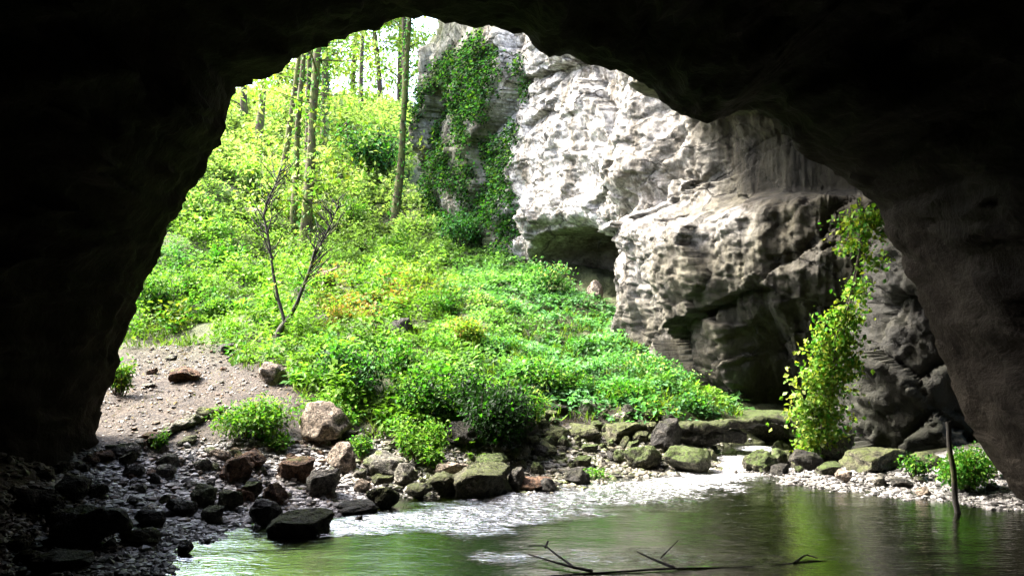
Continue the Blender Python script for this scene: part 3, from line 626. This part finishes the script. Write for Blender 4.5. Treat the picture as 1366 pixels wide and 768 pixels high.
tall = (1 - .5 * smooth(540, 640, px)) * (.08 + .75 * smooth(-.25, .6, patch) ** 1.3 + .12 * R.random(m)) * (1 + .7 * far)
an = R.uniform(0, 6.28, (m, k)); rr = R.uniform(.02, .22, (m, k)) * (1 + 1.2 * far)[:, None]
hz = R.uniform(.1, 1, (m, k)) * tall[:, None]
LP = np.stack([gx[:, None] + rr * np.cos(an), gy[:, None] + rr * np.sin(an), gzv[:, None] + hz], -1).reshape(-1, 3)
LO = np.stack([np.cos(an), np.sin(an), np.full_like(an, .15)], -1).reshape(-1, 3)
sz = (R.uniform(.06, .13, (m, k)) * (1 + 1.0 * kindp + 1.2 * far)[:, None]).ravel()
nz = fbm(np.c_[gx, gy, 0 * gx] * .35 + 11, 3); nz2 = fbm(np.c_[gx, gy, 0 * gx] * .8 + 50, 3)
base = np.empty((m, 3))
rightness = smooth(-.2, .5, nz + .9 * smooth(520, 800, px) - .45)
base[:] = np.array(PAL['lime']) * (1 - rightness)[:, None] + np.array(PAL['blue']) * rightness[:, None] * 1.15
gm = smooth(.1, .5, nz2); base = base * (1 - gm)[:, None] + np.array(PAL['green']) * gm[:, None]
for (cx_, cy_, rx, ry, nm) in [(470,425,55,28,'orange'),(615,445,38,24,'yellow'),(570,385,60,18,'yellow'),(540,400,40,14,'orange'),(700,545,20,14,'yellow'),(440,380,30,14,'orange'),(230,440,50,14,'yellow'),(410,230,90,50,'yellow'),(950,470,1,1,'blue')]:
    f_ = np.clip(1.25 - ((px - cx_) / rx) ** 2 - ((py - cy_) / ry) ** 2, 0, 1) * (R.random(m) < .45); base = base * (1 - f_)[:, None] + np.array(PAL[nm]) * f_[:, None]
up_ = smooth(30, 48, gy) * .8; base = base * (1 - up_)[:, None] + (np.array(PAL['pale']) * .95 + np.array(PAL['yellow']) * .1) * up_[:, None]  # far leaves painted paler, standing in for glare on the upper slope
mid = smooth(560, 640, px) * smooth(540, 480, py) * .45; base = base * (1 - mid)[:, None] + np.array((.10, .23, .075)) * mid[:, None]
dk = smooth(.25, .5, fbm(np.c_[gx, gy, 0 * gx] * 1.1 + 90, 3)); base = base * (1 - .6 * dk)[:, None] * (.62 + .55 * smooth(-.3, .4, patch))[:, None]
cols = np.repeat(base, k, 0) * R.uniform(.65, 1.3, (m * k, 1))
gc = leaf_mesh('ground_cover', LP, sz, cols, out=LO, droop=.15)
tag(gc, 'low leafy herbs covering the hillside', 'plants', kind='stuff')
print('ground cover leaves', m * k)

m2 = 5000; lx = R.uniform(-10, 3, m2); ly = R.uniform(14, 24, m2); lz = gz(lx, ly) + .012; lpx, lpy = proj(np.c_[lx, ly, lz])
kk = (lz > .12) & (lpy > veg_line(lpx) - 6) & (lpx > 90) & (fbm(np.c_[lx, ly, 0 * lx] * .8, 2) > -.15); lc = np.array([(.12, .07, .03), (.2, .13, .06), (.07, .045, .025), (.1, .11, .03)])[R.integers(0, 4, m2)]
tag(leaf_mesh('leaf_litter', np.c_[lx, ly, lz][kk], R.uniform(.035, .08, kk.sum()), (lc * R.uniform(.6, 1.2, (m2, 1)))[kk], droop=.02, up=.95, out=np.c_[R.normal(size=(kk.sum(), 2)), np.zeros(kk.sum())]), 'dry fallen leaves on the path and bank', 'leaves', kind='stuff')

m2 = 26000; lx = R.uniform(-12, 6, m2); ly = R.uniform(16.8, 30, m2); lz = gz(lx, ly); lpx, lpy = proj(np.c_[lx, ly, lz]); cl = fbm(np.c_[lx, ly, 0 * lx] * 1.3 + 400, 3)
kk = (lpy < veg_line(lpx) + 10 + 18 * np.clip(cl, -.3, 1)) & (cl > .12) & (lpx > 60) & (lpx < 1000) & (ly < cliff_base(np.clip(lpx, 545, 1400)) - .3); mm = kk.sum()
gcol = (np.array(PAL['lime']) * .6 + np.array(PAL['yellow']) * .4) * R.uniform(.5, 1.2, (mm, 1))
tag(leaf_mesh('grass', np.c_[lx, ly, lz][kk], R.uniform(.14, .36, mm), gcol, droop=.0, aspect=.09, up=.2, out=np.c_[.5 * R.normal(size=(mm, 2)), np.full(mm, 1.5)]), 'tufts of thin grass among the herbs of the lower slope', 'grass', kind='stuff')

def tube(path, rad, seg=8, seed=0, amp=.12):
    path = np.asarray(path, float); rad = np.asarray(rad, float); V = []
    tg = np.gradient(path, axis=0); tg /= np.linalg.norm(tg, axis=1)[:, None] + 1e-9
    ref = np.array([1., .13, .05]); th_ = np.linspace(0, 2 * math.pi, seg, endpoint=False)
    for p, t_, r_ in zip(path, tg, rad):
        a = np.cross(t_, ref); a /= np.linalg.norm(a) + 1e-9; b_ = np.cross(t_, a)
        V.append(p + r_ * (np.outer(np.cos(th_), a) + np.outer(np.sin(th_), b_)))
    V = np.vstack(V)
    if amp: V = V + fbm(V * 2.5 + seed, 3)[:, None] * np.repeat(rad, seg)[:, None] * amp * R.uniform(.5, 1, 3)
    return V, grid_faces(len(path), seg, True)
def join(parts):
    V, Fc, o = [], [], 0
    for v, f in parts: V.append(v); Fc.append(f + o); o += len(v)
    return np.vstack(V), np.vstack(Fc)
def curve(p0, p1, cnt, wob, seed):
    r = np.random.default_rng(seed); s = np.linspace(0, 1, cnt)[:, None]; q = np.asarray(p0) * (1 - s) + np.asarray(p1) * s
    ph = r.uniform(0, 6, 3); f_ = r.uniform(1.5, 4, 3)
    return q + wob * np.sin(s * f_ + ph) * (4 * s * (1 - s)) ** .5

def bush(name, loc, rx, ry, h, cnt, size, names, wts, label, cat='shrub', group=None, stems=13, up=.75, droop=.2):
    e = empty(name, tuple(loc), label, cat, group); parts = []
    tips = []
    for q in range(stems):
        a = R.uniform(0, 6.28); rr = R.uniform(.2, .85); tp = np.array([rx * rr * math.cos(a), ry * rr * math.sin(a), h * R.uniform(.55, .98)])
        parts.append(tube(curve((rx * .1 * math.cos(a), ry * .1 * math.sin(a), -.1), tp, 7, .06 * h, q), np.linspace(.012 + .01 * h, .005, 7), 5)); tips.append(tp)
    v, f = join(parts); add_mesh('stem', v, f, M_BARK, e)
    tips = np.array(tips); c = tips[R.integers(0, len(tips), cnt)]
    d = R.normal(size=(cnt, 3)); d /= np.linalg.norm(d, axis=1)[:, None]; rad = R.random((cnt, 1)) ** .45
    P = c * R.uniform(.45, 1.0, (cnt, 1)) + d * rad * np.array([rx * .42, ry * .42, h * .26]); P[:, 2] = np.abs(P[:, 2]) + .02
    gx_, gy_ = P[:, 0] + loc[0], P[:, 1] + loc[1]; P[:, 2] += np.clip(gz(gx_, gy_) - loc[2], -.3, .6) * .8
    leaf_mesh('foliage', P, R.uniform(.6, 1.3, cnt) * size, pal(names, wts, cnt), e, out=d * .6, droop=droop, up=up)
    return e
def bush_px(name, px, py, wpx, hpx, cnt, size, names, wts, label, **kw):
    p = hit(px, py); s = p[1] / F; return bush(name, p, wpx * s * .55, max(wpx * s * .45, .3), hpx * s, cnt, size, names, wts, label, **kw)
bush_px('shrub', 340, 580, 120, 46, 2600, .09, ['lime', 'green', 'yellow'], [5, 3, .6], 'bright green bush beside the path left of the pale boulder')
bush_px('herb_clump', 558, 617, 88, 48, 2000, .08, ['lime', 'green'], [6, 2], 'bright yellow-green herb clump among the bank stones', cat='plant')
bush_px('shrub', 662, 598, 140, 82, 5200, .10, ['dark', 'green'], [9, 1], 'large dark shaded bush overhanging the stony bank')  # leaves coloured near black in place of deep shade
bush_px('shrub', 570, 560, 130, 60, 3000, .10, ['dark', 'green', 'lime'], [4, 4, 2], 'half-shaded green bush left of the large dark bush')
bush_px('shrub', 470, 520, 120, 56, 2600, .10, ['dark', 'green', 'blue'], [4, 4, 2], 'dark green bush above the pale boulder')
bush_px('shrub', 690, 560, 90, 50, 1800, .09, ['green', 'lime', 'yellow'], [4, 3, 1], 'lighter bush on the right shoulder of the large dark bush')
bush_px('herb_clump', 450, 560, 90, 30, 1500, .08, ['lime', 'green'], [5, 3], 'lush herbs growing behind the pale boulder', cat='plant')
bush_px('herb_clump', 372, 600, 40, 20, 500, .07, ['lime', 'green'], [5, 3], 'small bright herbs at the left foot of the pale boulder', cat='plant')
bush_px('herb_clump', 482, 606, 40, 22, 500, .07, ['lime', 'green'], [5, 3], 'small herbs right of the pale boulder', cat='plant')
bush_px('grass_tuft', 158, 528, 36, 44, 700, .10, ['lime', 'yellow', 'green'], [4, 2, 2], 'grassy weeds at the foot of the left cave lip', cat='grass')
bush_px('herb_clump', 216, 598, 22, 18, 260, .06, ['lime', 'green'], [3, 3], 'small green tuft on the path edging', cat='plant')
bush_px('shrub', 210, 430, 70, 60, 1800, .11, ['green', 'lime', 'dark'], [4, 4, 2], 'green bush against the left cave lip above the path')
bush_px('shrub', 465, 440, 70, 36, 1300, .10, ['orange', 'yellow', 'lime'], [4, 3, 2], 'orange-tinged shrub right of the forked small tree')
bush_px('shrub', 620, 458, 70, 36, 1300, .10, ['yellow', 'lime', 'orange'], [4, 4, 1], 'yellowish shrub in the middle of the slope')
bush_px('shrub', 735, 392, 60, 40, 1200, .12, ['green', 'blue', 'pale'], [3, 3, 3], 'leafy shrub in front of the cliff hollow')
bush_px('shrub', 745, 520, 110, 28, 1600, .10, ['green', 'lime', 'dark'], [4, 3, 2], 'low green shrub on the slope above the stony bank')
bush_px('shrub', 880, 505, 120, 30, 1600, .11, ['blue', 'green', 'pale'], [4, 4, 2], 'blue-green shrub below the pale boulder at the cliff foot')
bush_px('shrub', 500, 236, 100, 66, 2000, .24, ['dark', 'blue', 'green'], [4, 3, 3], 'dark bluish bush at the foot of the mossy cliff edge')
bush_px('shrub', 615, 330, 80, 50, 1500, .16, ['blue', 'green', 'dark'], [4, 3, 2], 'bush on the slope under the ivy-covered cliff')
bush_px('shrub', 395, 300, 60, 40, 1100, .16, ['lime', 'yellow'], [4, 3], 'yellow-green bush at the foot of the thick trunks')
bush_px('herb_clump', 1290, 655, 110, 56, 3000, .075, ['green', 'lime'], [5, 4], 'vivid green plants behind the pole on the gravel bar', cat='plant', up=.4)
bush_px('herb_clump', 1225, 640, 50, 30, 700, .07, ['green', 'lime', 'dark'], [4, 2, 2], 'leafy weeds at the foot of the buttress left of the pole', cat='plant')
bush_px('herb_clump', 880, 556, 70, 20, 700, .08, ['lime', 'green', 'yellow'], [3, 3, 2], 'low mossy herbs over the left end of the footbridge', cat='plant')
bush_px('herb_clump', 790, 640, 50, 16, 300, .06, ['lime', 'green'], [3, 3], 'small mossy plants on the rocks beside the riffle', cat='plant')

SHRUBS = ['lime shrub near the left cave lip above the green bush', 'green shrub left of the forked tree at mid stem height', 'lime shrub left of the forked tree near its foot', 'lime shrub right of the forked tree beyond the brown rock',
 'green shrub between the orange and the yellowish shrubs', 'blue-green shrub right below the yellowish shrub', 'green shrub on the slope below the cliff hollow', 'green shrub just above the half-shaded bush', 'lime shrub right of the foot of the forked tree',
 'lime shrub above the right shoulder of the large dark bush', 'green shrub at the lower slope above the bank step', 'blue-green shrub nearest the footbridge at the end of the slope', 'pale shrub above the yellowish shrub', 'pale shrub below the leaning mossy tree',
 'pale shrub high by the left cave lip', 'pale shrub below the furthest left trunk', 'lime shrub right of the thick trunk foot', 'green shrub right above the large dark bush']
for k, (px, py, ww, hh, nm) in enumerate([(250,395,46,34,'lime'),(300,360,50,36,'green'),(285,425,40,26,'lime'),(520,350,54,36,'lime'),(580,410,50,30,'green'),(660,470,56,34,'blue'),(780,470,50,30,'green'),
        (530,500,60,44,'green'),(430,480,50,30,'lime'),(700,500,50,34,'lime'),(840,530,60,34,'green'),(930,545,56,30,'blue'),(650,410,50,30,'pale'),(560,310,56,34,'pale'),(270,300,60,40,'pale'),(330,250,60,44,'pale'),(470,300,60,40,'lime'),(610,520,70,40,'green')]):
    if px > 540: ww, hh = ww * 1.4, hh * .6
    bush_px('shrub', px, py, ww, hh, 700, .11 * (1 + .6 * (py < 380)), [nm, 'green', 'lime'], [5, 2, 2], SHRUBS[k], group='shrubs among the herbs of the slope')
# ivy on the cliff edge and creeper on the buttress
ii = R.integers(0, 85, 60000); jj = R.integers(60, 470, 60000); Q = CLIFF_P[ii, jj]
pxi, pyi = proj(Q); keep = (fbm(Q * .38 + 70, 3) + .4 * smooth(600, 640, pxi) - .5 * smooth(645, 690, pxi) > .0)
Q = Q[keep]; nq = CLIFF_N[ii, jj][keep]
iv = empty('ivy', tuple(CLIFF_P[30, 80]), 'dark green ivy sheet climbing the shaded edge of the cliff', 'ivy')
Q = Q + np.c_[nq, 0 * Q[:, 0]] * R.uniform(0, .35, (len(Q), 1)) + R.normal(size=Q.shape) * .12
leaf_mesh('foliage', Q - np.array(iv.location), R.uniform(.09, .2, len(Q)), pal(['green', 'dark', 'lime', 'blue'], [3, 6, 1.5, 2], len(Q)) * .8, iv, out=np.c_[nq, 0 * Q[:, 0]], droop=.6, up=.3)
vn = empty('creeper', tuple(at(1095, 600, 19.3)), 'yellow-green creeper hanging down the left edge of the buttress', 'creeper')
VL = [(1150,300,30,20,18.8),(1130,325,16,10,18.9),(1138,385,14,12,19),(1118,412,20,14,19),(1105,440,22,18,19),(1092,470,22,18,19),(1098,500,26,18,19),(1080,520,24,22,19),(1084,548,28,22,19),(1090,575,26,24,19),(1075,590,18,14,19),(1160,345,14,14,18.9),(1122,480,14,30,19),(1135,430,12,24,19)]
LPs, LC = [], []
for (a, b_, rx, ry, Yv) in VL:
    c = int(rx * ry * 1.25); q = R.normal(size=(c, 2)) * .68; a += 8
    P = np.array([at(a + u_ * rx, b_ + v_ * ry, Yv + R.uniform(-.1, .45)) for u_, v_ in q]); kq = fbm(P * 2.2 + 5, 2) > -.2; P = P[kq]; c = len(P); LPs.append(P)
    LC.append(pal(['lime', 'yellow', 'green'] if b_ < 450 or R.random() < .5 else ['lime', 'yellow', 'pale'], [4, 3, 1.5], c))
P = np.vstack(LPs) - np.array(vn.location)
leaf_mesh('foliage', P, R.uniform(.06, .15, len(P)), np.vstack(LC), vn, out=np.tile([-.4, -.6, 0], (len(P), 1)), droop=.5, aspect=.8, up=.4)
parts = []
for q in range(4):
    a = [at(*p) for p in [(1092 + q * 4, 605, 19.4), (1100 + q * 3, 540, 19.3), (1112 + q * 3, 460, 19.2), (1135 + q * 2, 390, 19.1), (1150 + q, 310, 19.0)]]
    s_ = np.linspace(0, 4, 24); pth = np.stack([np.interp(s_, range(5), [p[k_] for p in a]) for k_ in range(3)], 1) + .05 * fbm(np.c_[s_ * 2, s_ * 0 + q, s_ * 0], 2)[:, None]
    parts.append(tube(pth - np.array(vn.location), np.linspace(.025, .008, 24), 5))
v, f = join(parts); add_mesh('stem', v, f, M_BARK, vn)

# ------------------------------------------------------------------ trees
def tree(name, base_px, top_px, Y, wpx, height, mat, label, crown=1500, names=('lime', 'pale', 'yellow'), wts=(4, 3, 1), crown_lo=.45, lsize=.26, low=0, group='tall trees on the slope', ivy=0, crad=3.4):
    """trunk measured at two photo points at distance Y, carried on upwards into a branching crown"""
    b0 = at(base_px[0], base_px[1], Y); g = gz(b0[0], b0[1])[0]; t0 = at(top_px[0], top_px[1], Y); dr = (t0 - b0) / (t0[2] - b0[2])
    e = empty(name, (b0[0], b0[1], g), label, 'tree', group); r0 = wpx * Y / F / 2
    s = np.linspace(0, 1, 22); pth = np.outer(s * (height + .4) - .4, dr) + .12 * r0 * 4 * np.c_[np.sin(s * 7 + Y), np.cos(s * 6 + base_px[0]), 0 * s]
    rad = r0 * (1.15 - .8 * s) + r0 * .5 * np.exp(-s * 22)
    v, f = tube(pth, rad, 12, base_px[0], .35); tk = add_mesh('trunk', v, f, mat, e)
    parts, tips = [], []
    for q in range(16):
        s0 = R.uniform(crown_lo - .05, .97); st_ = np.array([np.interp(s0, s, pth[:, k_]) for k_ in range(3)]); a = R.uniform(0, 6.28); L = crad * R.uniform(.55, 1.1) * (1.15 - .5 * s0)
        en = st_ + np.array([L * math.cos(a), L * math.sin(a), L * R.uniform(.1, .7)])
        parts.append(tube(curve(st_, en, 8, .15, q), np.linspace(r0 * .28, r0 * .05, 8), 6)); tips += [st_ + (en - st_) * k_ for k_ in (.5, .75, 1.)]
    for q in range(low):
        s0 = R.uniform(.12, .4); st_ = np.array([np.interp(s0, s, pth[:, k_]) for k_ in range(3)]); a = R.uniform(0, 6.28); L = R.uniform(1.2, 2.6)
        en = st_ + np.array([L * math.cos(a), L * math.sin(a), R.uniform(-.3, .6)])
        parts.append(tube(curve(st_, en, 7, .1, q), np.linspace(r0 * .16, .012, 7), 5)); tips += [en] * 3
    for v, f in parts: add_mesh('limb', v, f, mat, e)
    tips = np.array(tips); c = tips[R.integers(0, len(tips), crown)]; d = R.normal(size=(crown, 3)) * np.array([.62, .62, .38]) * (crad / 3.4)
    leaf_mesh('crown', c + d, R.uniform(.6, 1.3, crown) * lsize, pal(names, wts, crown), e, droop=.25)
    if ivy:
        i_ = R.integers(0, 15, ivy); c = pth[i_] + (pth[np.minimum(i_ + 1, 21)] - pth[i_]) * R.random((ivy, 1)); a = R.uniform(0, 6.28, ivy); rr = rad[i_] * R.uniform(.9, 1.7, ivy)
        leaf_mesh('ivy', c + np.c_[rr * np.cos(a), rr * np.sin(a), 0 * a], R.uniform(.12, .24, ivy), pal(['blue', 'green', 'dark'], [4, 2, 2], ivy), e, droop=.6)
    return e
tree('tall_tree', (343, 192), (350, 105), 51, 9, 17, M_BARK, 'slender brown trunk furthest left on the upper slope')
tree('tall_tree', (372, 245), (397, 78), 44, 8, 17, M_MBARK, 'mossy leaning trunk, leftmost of the trunk cluster', low=7)
tree('tall_tree', (391, 305), (405, 78), 40.5, 8.5, 18, M_MBARK, 'mossy trunk just left of the thick trunk, base in yellow-green bush', low=8, ivy=350)
tree('tall_tree', (408, 225), (414, 75), 46, 8, 17, M_BARK, 'thin brown trunk seen between the two main trunks')
tree('tall_tree', (403, 335), (427, 65), 39, 13, 20, M_MBARK, 'thickest mossy trunk in the middle of the cluster', low=12, crown=2600, ivy=500)
tree('tall_tree', (430, 195), (437, 60), 52, 10, 18, M_MBARK, 'bluish ivy-clad trunk right of the thick trunk', ivy=1500)
tree('tall_tree', (482, 182), (483, 98), 60, 6, 15, M_BARK, 'thin far trunk standing alone in the pale wood', names=('pale', 'lime'), wts=(4, 3))
tree('tall_tree', (525, 290), (547, 28), 44.5, 10, 18, M_MBARK, 'slim leaning mossy tree in front of the cliff edge', low=2, crown_lo=.72, crown=1500, ivy=700)
tree('tall_tree', (512, 150), (498, 40), 68, 7, 18, M_BARK, 'far leafy tree right of the thin lone trunk in the pale wood', crown=4200, names=('pale', 'lime', 'yellow'), wts=(4, 3, 1), crown_lo=.15, lsize=.32)
tree('tall_tree', (325, 200), (322, 120), 56, 8, 14, M_BARK, 'leafy tree at the top left of the opening', crown=3600, names=('lime', 'green', 'pale'), wts=(3, 3, 2), crown_lo=.15)
tree('tall_tree', (538, 150), (540, 60), 64, 8, 16, M_BARK, 'pale leafy tree behind the leaning mossy tree', crown=4200, names=('pale', 'lime', 'yellow'), wts=(4, 3, 2), crown_lo=.12, lsize=.32)
for k, (a, Yk, lab) in enumerate([(420,72,'pale crown behind the trunk cluster at the top of the slope'),(470,78,'pale crown at the top of the wood in the middle'),(530,76,'pale crown at the top of the wood by the cliff'),(370,70,'pale crown at the top of the wood on the left')]):
    tree('background_tree', (a, 110), (a + 4, 30), Yk, 8, 15, M_BARK, lab, crown=4200, names=('pale', 'lime', 'yellow'), wts=(5, 3, 1), crown_lo=.1, lsize=.36, group='trees at the top of the wood', crad=4.2)

# small forked tree on the slope
b0 = hit(374, 452); Yt = b0[1]
ft = empty('small_tree', tuple(b0), 'small bare forked tree with two thin dark stems on the slope', 'tree')
def limb_px(pts, r0, r1, nm, parent):
    q = np.array([at(a, b_, Yt + dz) for a, b_, dz in pts]); s_ = np.linspace(0, len(q) - 1, len(q) * 4)
    pth = np.stack([np.interp(s_, range(len(q)), q[:, k_]) for k_ in range(3)], 1); pth[1:-1] = (pth[:-2] + pth[1:-1] * 2 + pth[2:]) / 4
    v, f = tube(pth - b0, np.linspace(r0, r1, len(pth)), 7, r0 * 99, .3); return add_mesh(nm, v, f, M_WETWOOD, parent), v
limb_px([(371, 458, 0), (373, 440, 0), (380, 431, 0)], .11, .085, 'trunk', ft)
sL, v1 = limb_px([(380, 432, 0), (373, 405, .05), (366, 375, .1), (361, 340, .1), (357, 310, .15), (351, 288, .2), (357, 268, .2), (368, 245, .2), (375, 225, .2)], .052, .016, 'stem', ft)
sR, v2 = limb_px([(380, 432, 0), (395, 408, -.1), (403, 385, -.15), (412, 365, -.2), (418, 340, -.2), (432, 318, -.2), (443, 295, -.2), (452, 272, -.2)], .064, .012, 'stem', ft)
for pts, par in [([(357, 310, .15), (363, 290, .1), (362, 268, .1)], sL), ([(368, 245, .2), (380, 235, .3), (386, 220, .3)], sL), ([(361, 340, .1), (352, 318, 0), (349, 300, 0)], sL),
                 ([(418, 345, -.2), (420, 320, -.1), (426, 300, -.1)], sR), ([(412, 366, -.2), (430, 352, -.4), (446, 340, -.5)], sR), ([(405, 380, -.2), (425, 362, -.3), (440, 358, -.3)], sR), ([(432, 318, -.2), (448, 305, -.3), (455, 285, -.3)], sR), ([(443, 295, -.2), (441, 280, -.2), (446, 262, -.2)], sR),
                 ([(373, 405, .05), (366, 395, 0), (364, 380, 0)], sL)]:
    limb_px(pts, .024, .007, 'twig', par)
for vv, par, cn in ((v1, sL, 32), (v2, sR, 38)):
    for q in range(cn):
        j = int(len(vv) * (.35 + .63 * (q + .5) / cn)) // 7 * 7; st_ = vv[min(j, len(vv) - 7):][:7].mean(0); L = R.uniform(.4, 1.15) * (1.2 - .5 * q / cn)
        a = R.choice([-1, 1]); en = st_ + np.array([a * L * R.uniform(.3, .75), R.uniform(-.3, .3), L * R.uniform(.5, .95)])
        v, f = tube(curve(st_, en, 7, .05, q), np.linspace(.02, .007, 7), 5, q, .2); add_mesh('twig', v, f, M_WETWOOD, par)
c = R.integers(0, len(v1), 500); Pl = np.vstack([v1[c[:200] // 1 % len(v1)], v2[c[200:] % len(v2)]]); Pl = Pl[Pl[:, 2] > 1.2] ; Pl = Pl + R.normal(size=Pl.shape) * np.array([.4, .3, .25])
leaf_mesh('foliage', Pl, R.uniform(.06, .11, len(Pl)), pal(['lime', 'pale'], [3, 2], len(Pl)), ft)

# dead branches lying over the brown rock
db0 = hit(440, 378); db = empty('dead_branch', tuple(db0), 'dry broken branches lying over the brown rock on the slope', 'branch')
for pts in [[(412, 366, -.5), (428, 361, -.5), (445, 366, -.6)], [(412, 375, -.5), (430, 366, -.5), (450, 357, -.5)], [(425, 392, -.6), (436, 383, -.6), (447, 381, -.6), (450, 392, -.6)]]:
    q = np.array([at(a, b_, db0[1] + dz) for a, b_, dz in pts]); v, f = tube(q - db0, np.linspace(.05, .03, len(q)), 6); add_mesh('limb', v, f, M_DEADWOOD, db)
# leaning log in the wood
lg0 = at(440, 185, 54); lg = tube(np.array([at(440, 188, 54), at(450, 178, 54), at(465, 163, 54)]) - lg0, [.16, .14, .1], 8)
o = add_mesh('leaning_log', lg[0], lg[1], M_BARK); o.location = lg0; tag(o, 'broken log leaning in the far wood', 'log')

# ------------------------------------------------------------------ pole standing in the shallows
q = on_water(1278, 683); top = at(1262, 562, q[1] - .05)
pth = np.array([q + np.array([.02, 0, -.35]) + (top - q + np.array([0, 0, .35])) * s_ for s_ in np.linspace(0, 1, 14)]) + .012 * np.c_[np.sin(np.arange(14) * 1.1), 0 * np.arange(14), 0 * np.arange(14)]
v, f = tube(pth - q, np.linspace(.052, .036, 14), 9, 5, .3); o = add_mesh('wooden_pole', v, f, M_WETWOOD); o.location = q
tag(o, 'dark leaning wooden pole standing at the edge of the pool', 'pole')

# fallen branch in the foreground water
f0 = on_water(800, 760); fb = empty('fallen_branch', tuple(f0), 'dark forked branch lying half sunk in the foreground water', 'branch')
def br_px(pts, r0, r1, nm, par):
    q_ = np.array([on_water(a, b_) + np.array([0, 0, h]) for a, b_, h in pts]); s_ = np.linspace(0, len(q_) - 1, len(q_) * 4)
    pth = np.stack([np.interp(s_, range(len(q_)), q_[:, k_]) for k_ in range(3)], 1); pth[1:-1] = (pth[:-2] + 2 * pth[1:-1] + pth[2:]) / 4
    v, f = tube(pth - f0, np.linspace(r0, r1, len(pth)), 7, 3, .35); return add_mesh(nm, v, f, M_WETWOOD, par)
mainb = br_px([(640, 772, -.03), (730, 767, -.01), (820, 764, .012), (890, 760, .02), (960, 757, .0), (1030, 753, -.012), (1080, 749, .01), (1117, 747, -.01)], .016, .008, 'limb', fb)
br_px([(790, 764, .02), (745, 757, .05), (705, 747, .08)], .022, .007, 'twig', mainb)
br_px([(765, 760, .04), (742, 750, .1), (728, 741, .13), (706, 738, .10)], .016, .006, 'twig', mainb)
br_px([(728, 742, .12), (731, 738, .16)], .02, .012, 'twig', mainb)
br_px([(900, 760, .03), (875, 754, .06), (850, 746, .10)], .024, .008, 'twig', mainb)
br_px([(880, 745, .0), (890, 740, .05), (905, 732, .12)], .012, .005, 'twig', mainb)
br_px([(1060, 751, .01), (1075, 743, .04), (1090, 746, .02)], .018, .008, 'twig', mainb)
